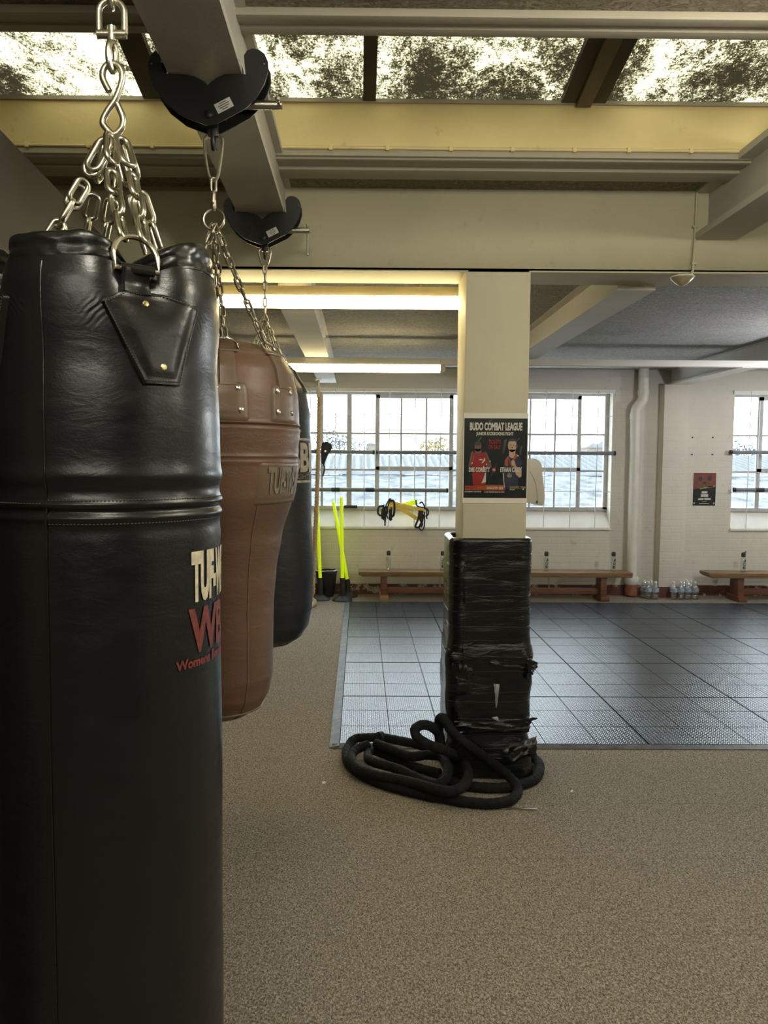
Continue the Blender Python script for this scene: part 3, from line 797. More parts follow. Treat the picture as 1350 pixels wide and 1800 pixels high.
def dashes_along(bagx, Rf, poly, off, L, r):
    mb = MB(); n = len(poly)
    for (a, za), (b, zb_) in zip(poly, poly[1:]+poly[:1]):
        ln = hypot((b-a)*RB, zb_-za); k = max(1, int(ln/L))
        for i in range(k):
            p = []
            for q in (0, .6):
                t = (i+q)/k; th, z = lerp(a, b, t), lerp(za, zb_, t); p.append(bagx.pt(th, Rf(th, z)+off, z))
            mb.tube(p, r, 5)
    return mb
strap_px = [(216,470),(279,476),(292,514),(221,507)]
strap = [B1.uv(x, y, RB) for x, y in strap_px]
RING_TOP = []
def shrink(poly, k):
    c = (sum(p[0] for p in poly)/len(poly), sum(p[1] for p in poly)/len(poly))
    return [(lerp(p[0], c[0], k), lerp(p[1], c[1], k)) for p in poly]
for a in PT1:
    d = a-T1
    kp = [(t+d, z) for t, z in kite]; sp = [(t+d, z) for t, z in strap]
    po = poly_patch(B1, R1, kp, .006, 40, 30).build('patch', M['leather2'], bag, ang=60)
    dashes_along(B1, R1, shrink(kp, .09), .0095, .0045, .0009).build('stitching', M['stitch'], po)
    for rx_, ry_ in ((262,532),(284,646)):
        th, z = B1.uv(rx_, ry_, RB); th += d
        c = B1.pt(th, R1(th, z)+.0085, z); ax = B1.pt(th, 1, 0)-B1.pt(th, 0, 0)
        MB().lathe([(.0055,-.002),(.0055,.0015),(.004,.0028),(0,.003)], c, 16, ax).build('rivet', M['brass'], po)
    # strap folded over the ring
    tc = (sp[0][0]+sp[1][0])/2; hw = (sp[1][0]-sp[0][0])/2; zt = sp[0][1]; zb0 = sp[2][1]
    def sfn(u, v, tc=tc, hw=hw, zt=zt, zb0=zb0):
        z = lerp(zb0-.004, zt+.004, v); th = tc+(u-.5)*2*hw*(1+.08*(1-v))
        e = smooth(0, .08, min(u, 1-u))
        return B1.pt(th, R1(th, min(z, 1.9))-.006+.017*e+.012*smooth(.3, 1, v), z)
    so = MB().grid(sfn, 20, 16).build('strap', M['leather2'], bag, ang=60)
    ct = B1.pt(tc, R1(tc, 1.88)+.017, zt+.004); tg = (B1.pt(tc+.01, .2, 0)-B1.pt(tc-.01, .2, 0)).normalized(); inw = (B1.C-Vector((ct.x, ct.y, 0))).normalized()
    upv = (Vector((0,0,1))*(.97 if abs(wrap(a-T1)) < .1 else .50)+inw*(.25 if abs(wrap(a-T1)) < .1 else .86)).normalized()
    if abs(wrap(a-T1)) > .1: ct = ct+inw*.018
    MB().tube([ct-tg*hw*RB*.95, ct+tg*hw*RB*.95], .0085, 12).build('strap_fold', M['leather2'], bag)
    w = .034; pts = [ct-tg*w, ct+tg*w]+[ct+tg*(w*1.05*cos(q))+upv*(.020+.036*sin(q)) for q in [pi*k/12 for k in range(13)]]
    MB().tube(pts, .0044, 10, closed=True).build('ring', M['chain'], bag)
    RING_TOP.append(ct+upv*.052)
# lettering
def on_bag(bagx, Rf, th0, z0, w, h, off=.0016, slant=0.0):
    return lambda u, v: (lambda th, z: bagx.pt(th, Rf(th, z)+off, z))(th0+u*w, z0+v*h+slant*u)
ta, za = B1.uv(336, 970, RB); tb, zb_ = B1.uv(338, 1061, RB)
text_mb('TUF-WEAR', on_bag(B1, R1, ta, zb_, .90, za-zb_), .06).build('lettering', M['creamink'], bag, ang=0)
ta, za = B1.uv(331, 1072, RB); tb, zb_ = B1.uv(345, 1148, RB)
text_mb('WB', on_bag(B1, R1, ta, zb_, .66, za-zb_), .04).build('lettering', M['redink'], bag, ang=0)
ta, za = B1.uv(308, 1164, RB); tb, zb_ = B1.uv(312, 1186, RB)
text_mb('Womens Boxing', on_bag(B1, R1, ta, zb_, .80, za-zb_), .04).build('lettering', M['redink'], bag, ang=0)
# its chain
hub = PY(180, 232, 1.38); zhook = ZG+clamp_pts([(0, 630)])[0][1]-.055
ch = thing('bag_chain', 'heavy bright steel chain with hook and swivel over the nearest bag', 'chain', tuple(hub), 'bag chains')
XH = XG+.016
hub.x = XH+.002
K1 = (.058, .030, .0048)
zs = PY(175, 8, 1.38).z
strand(ch, [(XH, 1.38, zhook+.012), (XH, 1.38, zs-.004)], (.066,.034,.0055), M['chain'])
zA, zB_, zC_ = PY(175, 0, 1.38).z, PY(175, 60, 1.38).z, PY(175, 125, 1.38).z
w = .022
pts = [Vector((XH-w, 1.38, zB_))]+[Vector((XH-w*cos(q), 1.38, zA-.022+.022*sin(q))) for q in [pi*k/10 for k in range(11)]]+[Vector((XH+w, 1.38, zB_))]
MB().tube(catmull(pts, 3), .0058, 12).tube([(XH-w-.003, 1.38, zB_), (XH+w+.003, 1.38, zB_)], .0075, 12).build('swivel', M['chain'], ch)
mb = MB().tube([(XH, 1.38, zB_+.012), (XH, 1.38, zB_-.012)], .0085, 12)
pts = [Vector((XH+.003*cos(q), 1.38+.011*cos(q), lerp(zB_-.012, zC_, .5)+ (zB_-.012-zC_)*.5*sin(q))) for q in [2*pi*k/20 for k in range(20)]]
mb.tube(pts, .0055, 10, closed=True); mb.build('swivel_eye', M['chain'], ch)
zt, zb0 = zC_+.014, hub.z-.004; zm = (zt+zb0)/2; L2 = (zt-zb0)/2
pts = [(-.006, zm+.012), (-.017, zm+.035), (-.013, zt-.008), (0, zt), (.014, zt-.010), (.016, zm+.03), (.005, zm), (-.009, zm-.02), (-.018, zm-.038), (-.014, zb0+.012), (0, zb0), (.014, zb0+.010), (.017, zm-.032), (.007, zm-.008)]
MB().tube(catmull([(XH+x, 1.38, z) for x, z in pts], 5), .0056, 12).build('hook', M['chain'], ch)
tops = [Vector((XH, 1.38, hub.z))]*4
for i, rt_ in enumerate(RING_TOP):
    dv = rt_-hub; side = Vector((-dv.y, dv.x, 0)).normalized()
    big = hub+dv*.33
    for s in (-1, 1):
        a = hub+side*s*.006+Vector((0,0,.010)); b = rt_+side*s*.016; mid = (a+b)/2+side*s*.008+Vector((0,0,-.008))
        link_obj(ch, (.075,.034,.005), M['chain'], a+(mid-a)*.42, mid-a, s*.5+i)
        strand(ch, [a+(mid-a)*.80, mid+(b-mid)*.3, b], K1, M['chain'], .4*i)
ch2 = None

# ------------------------------------------------------------------ tan bag
B2 = Bag((XG+.016, YCL[1], 0))
prof2_px = [(600,425),(612,470),(628,500),(660,516),(700,524),(745,526),(762,527),(800,523),(870,515),(940,495),(1000,486),(1060,482),(1180,481),(1212,474),(1235,462),(1250,440),(1262,405)]
def _z2(px, py): return PY(px, py, B2.C.y).z
tab2 = sorted((B2.zat(py), max(.01, B2.edgeR(px, py))) for py, px in prof2_px)
zt2 = tab2[-1][0]+.004; zb2 = tab2[0][0]
def band(z, zc, w, a): return a*exp(-((z-zc)/w)**2)
z2a, z2b = B2.zat(748), B2.zat(803)
def R2_(th, z):
    r = interp(tab2, z)
    for dz in (.0, -.014): r += band(z, z2a+dz, .004, .004)+band(z, z2b+dz, .004, .0035)
    r += band(z, z2a-.007, .003, -.003)+band(z, z2b-.007, .003, -.003)
    return r+.003*noise.noise(Vector((cos(th)*1.5, sin(th)*1.5, z*4+3)))
bag2 = thing('punch_bag', 'tan brown leather angled punch bag hanging in the middle of the row', 'punch bag', (B2.C.x, B2.C.y, zb2-.01), 'punch bags')
mb = MB().grid(lambda u, v: B2.pt(u*2*pi, R2_(u*2*pi, lerp(zb2, zt2, v)), lerp(zb2, zt2, v)), 128, 200, cu=True)
mb.grid(lambda u, v: B2.pt(u*2*pi, lerp(R2_(u*2*pi, zt2), .0005, v), zt2+.006*v), 96, 4, cu=True)
mb.grid(lambda u, v: B2.pt(u*2*pi, lerp(.0005, R2_(u*2*pi, zb2), v), zb2-.012*(1-v)), 96, 4, cu=True)
mb.build('body', M['tan'], bag2, ang=60)
PT2 = [rad(4)+k*rad(60) for k in range(6)]
th_r, _ = B2.uv(500, 660, .25); th_l2, _ = B2.uv(402, 690, .25); PT2 = [th_r, th_l2]+[th_r+k*(2*pi-(th_r-th_l2))/5 for k in range(1, 5)]
zp0, zp1 = B2.zat(747), B2.zat(683)
RING2 = []
for a in PT2:
    hw = .235
    pl = [(a-hw, zp0), (a+hw, zp0), (a+hw, zp1-.025), (a+hw*.82, zp1), (a-hw*.82, zp1), (a-hw, zp1-.025)]
    po = poly_patch(B2, R2_, pl, .005, 16, 14).build('patch', M['tan2'], bag2, ang=60)
    for dt, z in ((-.14, zp1-.02), (.10, zp1-.02), (-.14, zp0+.03), (.13, zp0+.03)):
        th = a+dt; ax = B2.pt(th, 1, 0)-B2.pt(th, 0, 0)
        MB().lathe([(.0075,-.003),(.0075,.002),(.004,.004),(0,.0045)], B2.pt(th, R2_(th, z)+.008, z), 12, ax).build('rivet', M['nickel'], po)
    zs0, zs1 = zp1-.01, B2.zat(634)
    def sf(u, v, a=a, zs0=zs0, zs1=zs1):
        z = lerp(zs0, zs1, v); th = a+(u-.5)*.22
        return B2.pt(th, R2_(th, z)-.004+.012*smooth(0, .1, min(u, 1-u)), z)
    MB().grid(sf, 12, 10).build('strap', M['tan2'], bag2, ang=60)
    ct = B2.pt(a, R2_(a, zs1)+.004, zs1+.004); tg = (B2.pt(a+.01, .2, 0)-B2.pt(a-.01, .2, 0)).normalized()
    inw = (B2.C-Vector((ct.x, ct.y, 0))).normalized(); upv = (Vector((0,0,1))*.75+inw*.66).normalized()
    w = .032; pts = [ct-tg*w, ct+tg*w]+[ct+tg*(w*cos(q))+upv*(.015+.035*sin(q)) for q in [pi*k/10 for k in range(11)]]
    MB().tube(pts, .0035, 8, closed=True).build('ring', M['nickel'], bag2)
    RING2.append(ct+upv*.046)
t0, z0 = B2.uv(456, 812, .25); t1, z1 = B2.uv(449, 889, .235)
pl = [(t1-.02, z1), (t1+1.2, z1), (t0+1.2, z0-.002), (t0, z0-.002)]
po = poly_patch(B2, R2_, pl, .003, 24, 24).build('patch', M['tan2'], bag2, ang=60)
t0, z0 = B2.uv(473, 818, .25)
text_mb('TUF-WEAR', on_bag(B2, lambda t, z: R2_(t, z)+.008, t0, z0-.08, .78, .075), .03).build('lettering', M['fadedink'], po, ang=0)
ts2, _ = B2.uv(440, 1000, .19)
MB().tube([B2.pt(ts2, R2_(ts2, z)+.0005, z) for z in [lerp(zb2+.01, z1, k/50) for k in range(51)]], .0018, 6).build('seam', M['tan2'], bag2)
zpip = B2.zat(1236)
MB().tube([B2.pt(2*pi*k/64, R2_(2*pi*k/64, zpip)+.001, zpip) for k in range(64)], .003, 6, closed=True).build('piping', M['tan2'], bag2)
# chain 2
def bag_chain(xc, yc, ztop, zr0, zr1, zring, rings, label, key, rr=.030, ring=True, below=.0):
    t = thing('bag_chain', label, 'chain', (xc, yc, zring), 'bag chains')
    pts = [(xc+x, yc, z) for x, z in ((0, ztop), (-.020, ztop-.012), (-.027, ztop-.03), (-.018, lerp(ztop, zr0, .75)), (-.011, zr0+.01), (0, zr0), (.011, zr0+.01), (.018, lerp(ztop, zr0, .75)), (.027, ztop-.03), (.020, ztop-.012))]
    MB().tube(catmull(pts, 4, closed=True), .0042, 10, closed=True).build('carabiner', M['chain2'], t)
    strand(t, [(xc, yc, zr0+.008), (xc, yc, zr1)], (.046,.022,.004), M['chain2'], pi/2)
    if ring:
        MB().lathe([(.004,.012),(.008,.010),(.008,-.012),(.004,-.02)], (xc, yc, zr1+.002), 12).build('swivel', M['chain2'], t)
        MB().tube([Vector((xc+cos(q)*rr, yc, zr1-.012-rr+sin(q)*rr)) for q in [2*pi*k/28 for k in range(28)]], .0036, 8, closed=True).build('ring', M['chain2'], t)
    for i, q in enumerate(rings):
        h = Vector((xc+RND.uniform(-.008,.008), yc+RND.uniform(-.006,.006), zring)); e = Vector(q)
        strand(t, [h, (h+e)/2+Vector((0,0,-.010)), e], key, M['chain2'], .6*i)
    return t
Yc = YCL[1]; xc = B2.C.x
bag_chain(xc, Yc, PY(370, 233, Yc).z, PY(370, 318, Yc).z, PY(370, 360, Yc).z, PY(370, 394, Yc).z, RING2, 'steel chain with round ring spreading over the tan bag', (.046,.021,.0034))

# ------------------------------------------------------------------ farthest bag
B3 = Bag((XG+.016, YCL[2], 0))
prof3 = [(640,500),(655,520),(690,538),(731,545),(800,547),(900,548),(1000,551),(1060,549),(1095,543),(1115,531),(1128,512),(1136,485)]
tab3 = sorted((B3.zat(py), max(.01, B3.edgeR(px, py))) for py, px in prof3)
zt3, zb3 = tab3[-1][0]+.003, tab3[0][0]
def R3_(th, z): return interp(tab3, z)+.004*noise.noise(Vector((cos(th)*2, sin(th)*2, z*5+9)))
bag3 = thing('punch_bag', 'slim dark blue black punch bag farthest along the row with striped lettering band', 'punch bag', (B3.C.x, B3.C.y, zb3-.01), 'punch bags')
mb = MB().grid(lambda u, v: B3.pt(u*2*pi, R3_(u*2*pi, lerp(zb3, zt3, v)), lerp(zb3, zt3, v)), 96, 140, cu=True)
mb.grid(lambda u, v: B3.pt(u*2*pi, lerp(R3_(u*2*pi, zt3), .0005, v), zt3+.004*v), 96, 4, cu=True)
mb.grid(lambda u, v: B3.pt(u*2*pi, lerp(.0005, R3_(u*2*pi, zb3), v), zb3-.012*(1-v)), 96, 4, cu=True)
mb.build('body', M['navy'], bag3, ang=60)
for py in (773, 845):
    z = B3.zat(py)
    MB().grid(lambda u, v: B3.pt(u*2*pi, R3_(u*2*pi, z)+.0015, z+(v-.5)*.010), 96, 2, cu=True).build('stripe', M['paleink'], bag3, ang=60)
th_l, _ = B3.uv(506, 800, .21)
zl0, zl1 = B3.zat(829), B3.zat(779)
text_mb('BBE', on_bag(B3, R3_, th_l, zl0, .98, zl1-zl0, .002), .04).build('lettering', M['paleink'], bag3, ang=0)
text_mb('FIGHTING', on_bag(B3, R3_, th_l+.1, B3.zat(841), .95, .022, .002), .02).build('lettering', M['fadedink'], bag3, ang=0)
RING3 = []
for k in range(6):
    a = rad(75)+k*rad(60); zs1 = B3.zat(652); rr = R3_(a, zs1)
    def sf(u, v, a=a):
        z = lerp(B3.zat(690), B3.zat(648), v); th = a+(u-.5)*.26
        return B3.pt(th, R3_(th, z)-.004+.012*smooth(0, .1, min(u, 1-u)), z)
    MB().grid(sf, 10, 10).build('strap', M['leather2'], bag3, ang=60)
    ct = B3.pt(a, R3_(a, B3.zat(648))+.003, B3.zat(647)); tg = (B3.pt(a+.01, .2, 0)-B3.pt(a-.01, .2, 0)).normalized()
    inw = (B3.C-Vector((ct.x, ct.y, 0))).normalized(); upv = (Vector((0,0,1))*.7+inw*.7).normalized()
    pts = [ct-tg*.028, ct+tg*.028]+[ct+tg*(.028*cos(q))+upv*(.012+.03*sin(q)) for q in [pi*k2/10 for k2 in range(11)]]
    MB().tube(pts, .0035, 8, closed=True).build('ring', M['nickel'], bag3)
    RING3.append(ct+upv*.04)
Yc = YCL[2]
bag_chain(B3.C.x, Yc, PY(463, 432, Yc).z, PY(463, 470, Yc).z, PY(463, 553, Yc).z, PY(463, 553, Yc).z, RING3, 'steel chain hanging in front of the bright tube over the farthest bag', (.042,.020,.0034), ring=False)

# ------------------------------------------------------------------ pillar padding
pad = thing('pillar_padding', 'black plastic taped padding wrapped around the foot of the pillar', 'padding', ((XCL+XCR)/2, Y0+.15, 0))
px0, px1 = PY(791, 1000, 3.80).x, PY(938, 1000, 3.80).x
pxc, phw = (px0+px1)/2, (px1-px0)/2
pyf, pyb = 3.785, 4.155; pyc, phd = (pyf+pyb)/2, (pyb-pyf)/2
ZP = PY(865, 952, pyf).z
def rrect(u, hw, hd, r):
    """point on rounded rectangle outline, u 0..1"""
    segs = [(2*(hw-r)), pi*r/2, 2*(hd-r), pi*r/2]*2; L = sum(segs); s = u*L; k = 0
    while s > segs[k] and k < 7: s -= segs[k]; k += 1
    cs = [((hw-r), -(hd-r)), ((hw-r), (hd-r)), (-(hw-r), (hd-r)), (-(hw-r), -(hd-r))]
    if k % 2 == 0:
        q = k//2; 
        return [(-(hw-r)+s, -hd), (hw, -(hd-r)+s), ((hw-r)-s, hd), (-hw, (hd-r)-s)][q]
    q = k//2; c = cs[q]; a = -pi/2+q*pi/2+s/r
    return (c[0]+r*cos(a), c[1]+r*sin(a))
def pad_pt(u, z, lay=0.0, amp=1.0):
    f = noise.noise(Vector((u*9+z*1.5, z*13, 1.3)))*.004+noise.noise(Vector((u*14+z*4, z*34, 5)))*.0016
    low = smooth(.72, .62, z)
    f = f*amp+low*.010+low*noise.noise(Vector((u*7, z*7, 9)))*.012
    f += -.010*exp(-((z-.23)/.05)**2)+.012*smooth(.14, .02, z)*(.5+noise.noise(Vector((u*6, z*6, 4))))
    x, y = rrect(u, phw+f+lay, phd, .075)
    if y < 0: y -= f
    y = min(y, phd-.0)
    return Vector((pxc+x, pyc+y, z))
mb = MB().grid(lambda u, v: pad_pt(u, lerp(.002, ZP, v)), 200, 190, cu=True)
# rolled top edge
def toprim(u, v):
    a = v*pi; x, y = rrect(u, phw-.017+.017*cos(a), phd-.017+.017*cos(a), .065)
    return Vector((pxc+x, pyc+y, ZP-.003+.018*sin(a)+.006*noise.noise(Vector((u*8, 2, 2)))))
mb.build('tape_wrap', M['wrap'], pad, ang=70)
MB().grid(toprim, 140, 8, cu=True).build('rolled_edge', M['wrap'], pad, ang=70)
def rect_ring(u, v):
    x, y = rrect(u, lerp(phw-.028, (XCR-XCL)/2+.004, v), lerp(phd-.028, .152, v) if True else 0, .03*(1-v)+.008)
    return Vector((lerp(pxc, (XCL+XCR)/2, v)+x, lerp(pyc, Y0+.15, v)+min(y, .30), ZP-.012))
MB().grid(rect_ring, 80, 3, cu=True).build('foam', M['foam'], pad, ang=70)
# loose flaps and tape bands
def crumple(pts, name, mat, seed, amp=.010, n=10):
    a, b, c, d = [Vector(p) for p in pts]
    def fn(u, v):
        p = lerp(lerp(a, b, u), lerp(d, c, u), v)
        p = p+(c-a)*.10*noise.noise(Vector((u*5, v*5, seed+20)))
        e_ = smooth(0, .25, min(u, 1-u, v, 1-v)*2); p.y += .012*(1-e_)
        return p+Vector((noise.noise(Vector((u*4, v*4, seed))), noise.noise(Vector((u*4+7, v*4, seed)))-.2, noise.noise(Vector((u*4, v*4+5, seed)))))*amp
    mb = MB().grid(fn, n, n); return mb.build(name, mat, pad, ang=80)
for k in range(15):
    z0 = lerp(.05, ZP-.03, (k+.5)/15)+RND.uniform(-.02, .02); tl = RND.uniform(-.02, .02); u0 = RND.uniform(.0, .25); u1 = RND.uniform(.35, .6)
    pts = []
    for q in range(60):
        u = lerp(u0-.25, u1, q/59) % 1.0; z = z0+tl*(u if u < .7 else u-1)+.006*noise.noise(Vector((q*.12, k, 0)))
        pts.append(pad_pt(u, z)+Vector((0, -.0005, 0)))
    MB().tube(pts, [.0028*sin(pi*(i+.3)/60.6) for i in range(60)], 6).build('tape_ridge', M['wrap'], pad, ang=80)
yf = pyf-.016
crumple([PY(790,1160,yf), PY(925,1172,yf), PY(946,1165,yf+.02), PY(790,1140,yf)], 'loose_flap', M['wrap'], 1, .016, 16)
crumple([PY(925,1195,yf), PY(938,1185,yf), PY(947,1168,yf+.03), PY(925,1150,yf)], 'loose_flap', M['wrap'], 2, .012)
crumple([PY(806,1290,yf-.005), PY(930,1288,yf-.005), PY(938,1262,yf), PY(800,1268,yf)], 'loose_flap', M['wrap'], 3, .014, 16)
crumple([PY(884,1345,yf-.02), PY(945,1328,yf-.02), PY(944,1296,yf), PY(880,1312,yf)], 'loose_flap', M['wrap'], 5, .016)
crumple([PY(800,1222,yf), PY(838,1230,yf), PY(830,1170,yf), PY(796,1165,yf)], 'loose_flap', M['wrap'], 6, .014)
crumple([PY(872,1254,yf-.006), PY(876,1230,yf-.006), PY(879,1204,yf-.006), PY(868,1203,yf-.006)], 'torn_tape', M['tape'], 7, .006, 6)
crumple([PY(866,1264,yf-.004), PY(880,1272,yf-.004), PY(876,1258,yf-.004), PY(862,1262,yf-.004)], 'torn_tape', M['tape'], 8, .006, 5)

# ------------------------------------------------------------------ battle rope
rr = .0245
def rp(cx, cy, z): return PZ(560+cx/3, 1040+cy/3, z)
ropes = [
    [(330,768,.055),(250,770,.055),(190,778,.05),(155,820,.03),(145,870,.026),(175,925,.026),(245,975,.026),(360,1020,.026),(500,1058,.026),(650,1088,.026),(800,1112,.026),(930,1117,.026),(1020,1095,.026),(1050,1050,.03),(1030,1005,.05),(970,945,.07),(890,885,.10)],
    [(330,768,.055),(420,785,.055),(520,806,.06),(600,832,.05),(680,870,.035)],
    [(265,808,.08),(200,832,.07),(172,875,.06),(205,930,.06),(300,968,.06),(420,990,.065),(540,1020,.07),(650,1050,.075),(725,1048,.08),(780,1000,.085),(785,940,.09),(745,880,.10)],
    [(300,800,.09),(390,835,.085),(480,868,.08),(570,862,.085),(640,868,.085),(678,905,.085),(682,960,.075),(655,1005,.06),(590,1015,.05),(500,975,.06),(400,930,.07),(310,905,.075),(262,880,.065),(275,838,.05),(330,850,.04),(440,900,.03),(560,940,.028),(640,960,.027)],
]
def pyc_(cx, cy, Y): return PY(560+cx/3, 1040+cy/3, Y)
r0 = [rp(*q) for q in ropes[0]]+[pyc_(800,818,3.69), pyc_(720,755,3.70), pyc_(672,690,3.72), pyc_(650,664,3.745), pyc_(634,690,3.77), pyc_(636,760,3.78), pyc_(650,820,3.77)]
r2 = [rp(*q) for q in ropes[2]]+[pyc_(660,835,3.62), pyc_(575,805,3.64), pyc_(518,765,3.66), pyc_(512,722,3.69), pyc_(555,702,3.72), pyc_(610,722,3.75), pyc_(640,775,3.76), pyc_(625,835,3.75)]
rope = thing('battle_rope', 'thick black sleeved battle rope heaped on the carpet around the pillar foot', 'rope', tuple(rp(500, 950, 0)))
def fat(pts, k=16):
    c = catmull(pts, k); return c, [rr*(1+.09*noise.noise(Vector((i*.12, len(c), 0)))+.055*noise.noise(Vector((i*.9, len(c), 5)))+.02*sin(i*1.1)) for i in range(len(c))]
mb = MB()
for pl in (r0, [rp(*q) for q in ropes[1]], r2, [rp(*q) for q in ropes[3]]):
    c, r_ = fat(pl)
    for i in range(len(c)): c[i].z = max(c[i].z, rr*.98)
    mb.tube(c, r_, 14)
c, r_ = fat([rp(640,990,.026), rp(760,1020,.026), rp(900,1035,.026), rp(1010,1030,.026), rp(1090,1012,.026), rp(1145,985,.026), rp(1165,945,.026), PZ(560+1160/3, 1040+900/3, .03), PZ(560+1120/3, 1040+870/3, .03)])
mb.tube(c, r_, 14)
mb.build('sleeved_rope', M['sleeve'], rope, ang=80)
MB().tube([rp(338,764,.06), rp(318,768,.06)], .030, 14).build('end_cap', M['strap'], rope)

# ------------------------------------------------------------------ rubber floor mat
mx_l = PZ(583, 1316, .015).x; my0 = PZ(675, 1317, 0).y+.012; my1 = PZ(675, 1060, 0).y
nrow = 5; mod = (my1-my0-.03)/nrow; ncol = 6
matt = thing('floor_mat', 'dark ribbed rubber tile mat covering the far floor', 'mat', (mx_l+ncol*mod/2, (my0+my1)/2, 0))
for r_ in range(nrow):
    for c_ in range(ncol):
        x0, y0 = mx_l+.04+c_*mod, my0+.03+r_*mod; q = mod/3
        mb = MB()
        for i in range(3):
            for j in range(3):
                if (c_ == 0 or True): mb.box(x0+i*q+(.005 if i == 0 else .0022), x0+(i+1)*q-(.005 if i == 2 else .0022), y0+j*q+(.008 if j == 0 else .0032), y0+(j+1)*q-(.008 if j == 2 else .0032), .009, .0155)
        mb.build('tile', M['rubber'], matt, ang=0)
xe = mx_l+.04+ncol*mod
MB().box(mx_l+.04, xe, my0+.03, my1-.001, .001, .0095).build('underlay', M['underlay'], matt, ang=0)
def ramp_edge(a, b, out):
    a, b, o = Vector(a), Vector(b), Vector(out)
    mb = MB(); mb.add([a, b, b+Vector((0,0,.0155)), a+Vector((0,0,.0155)), a+o, b+o, b+o+Vector((0,0,.004)), a+o+Vector((0,0,.004))], [(0,1,2,3),(4,7,6,5),(3,2,6,7),(0,4,5,1),(0,3,7,4),(1,5,6,2)])
    return mb.build('edge_strip', M['edge'], matt, ang=0)
ramp_edge((mx_l+.04, my0, .0005), (mx_l+.04, my1, .0005), (-.055, 0, 0))
ramp_edge((mx_l, my0+.03, .0005), (xe, my0+.03, .0005), (0, -.04, 0))
ramp_edge((mx_l, my1-.002, .0005), (xe, my1-.002, .0005), (0, .04, 0))
# thin strip and scraps on the carpet
a, b = PZ(815, 1418, .004), PZ(944, 1423, .004)
tag(MB().bar(a, b, .008, .006).build('floor_strip', M['bolt'], None, bevel=.001), 'thin dark metal strip lying on the carpet in front of the rope', 'strip')
for px, py, s, l in ((569,1376,.014,'left of the rope'), (1005,1391,.011,'right of the pillar')):
    c = PZ(px, py, .003); RM = Matrix.Rotation(RND.uniform(0, 3), 3, 'Z')
    mb = MB().obox(c, (s*1.6, s, .003), RM).obox(c+Vector((s*.4, .002, .002)), (s*.8, s*.7, .004), RM)
    tag(mb.build('paper_scrap', M['scrap'], None, ang=0), 'tiny white scrap on the carpet '+l, 'scrap')

# ------------------------------------------------------------------ posters
def poster(name, label, cat, x0, x1, z0, z1, y, border):
    t = thing(name, label, cat, ((x0+x1)/2, y, z0))
    MB().box(x0-border[0], x1+border[0], y-.0015, y, z0-border[1], z1+border[1]).build('paper', M['paper'], t, ang=0)
    return t
q0, q1 = PY(815, 735, Y0).z, PY(815, 875, Y0).z
qx0, qx1 = PY(815.5, 800, Y0-.003).x, PY(926.5, 800, Y0-.003).x
big = poster('poster', 'black fight poster with two fighters taped to the pillar', 'poster', qx0, qx1, q1, q0, Y0-.001, (.004, .026))
YL = [Y0-.0035]
def flat(poly, name, mat, lay, par):
    """poly in poster unit coords (0..1 right, 0..1 down)"""
    y = Y0-.003-lay*.0005
    f = lambda u, v: Vector((lerp(qx0, qx1, u), y, lerp(q0, q1, v)))
    mb = MB(); mb.add([f(u, v) for u, v in poly], [tuple(range(len(poly)))]); return mb.build(name, mat, par, ang=0)
def cpx(l): return [((x-97)/1080, (y-105)/1400) for x, y in l]
def ell(cx, cy, rx, ry, n=18): return cpx([(cx+rx*cos(2*pi*k/n), cy+ry*sin(2*pi*k/n)) for k in range(n)])
def flatm(polys, name, mat, lay, par):
    y = Y0-.003-lay*.0005; mb = MB()
    for poly in polys: mb.add([Vector((lerp(qx0, qx1, u), y, lerp(q0, q1, v))) for u, v in poly], [tuple(range(len(poly)))])
    return mb.build(name, mat, par, ang=0)
flat([(0,0),(1,0),(1,1),(0,1)], 'print', M['pblack'], 0, big)
flatm([cpx([(560,120),(580,120),(520,180),(500,175)]), cpx([(380,430),(400,435),(350,520),(325,510)]), cpx([(780,480),(830,460),(800,640),(770,760),(755,700)]), cpx([(1030,440),(1050,450),(1000,510),(990,500)]), cpx([(1060,600),(1095,580),(1075,760),(1045,720)]), cpx([(650,910),(658,912),(570,1115),(560,1110)])], 'smoke', M['pgrey'], 1, big)
def figure_a():
    p = flatm([cpx([(235,690),(300,715),(400,715),(450,690),(490,720),(560,900),(570,960),(500,960),(470,900),(450,980),(470,1100),(480,1370),(265,1370),(245,1130),(240,960),(215,940),(180,960),(180,930),(215,720)])], 'fighter_picture', M['pred'], 2, big)
    flatm([cpx([(225,690),(255,690),(225,860),(235,930),(185,965),(178,930),(215,720)]), cpx([(460,690),(490,715),(560,890),(572,965),(470,975),(480,915),(530,900),(490,800)])], 'arm_picture', M['skina'], 3, p)
    flatm([ell(335, 605, 58, 85), cpx([(290,640),(385,640),(400,705),(335,740),(280,700)])], 'face_picture', M['skina'], 3, p)
    flatm([ell(335, 545, 56, 32), ell(312, 592, 12, 6, 8), ell(356, 592, 12, 6, 8), cpx([(318,655),(356,655),(350,664),(324,664)])], 'hair_picture', M['hair'], 4, p)
    flatm([cpx([(455,790),(462,840),(420,890),(395,895)]), cpx([(440,930),(455,985),(420,965)]), cpx([(465,1060),(478,1060),(478,1225),(400,1250),(440,1150)]), ell(238,892,12,16,10), ell(484,912,12,14,10), ell(545,858,10,12,10), cpx([(360,820),(415,820),(410,840),(355,840)])], 'trim_picture', M['pwhite'], 4, p)
    flatm([cpx([(250,760),(275,760),(262,860),(240,870)])], 'trim_picture', M['porange'], 4, p)
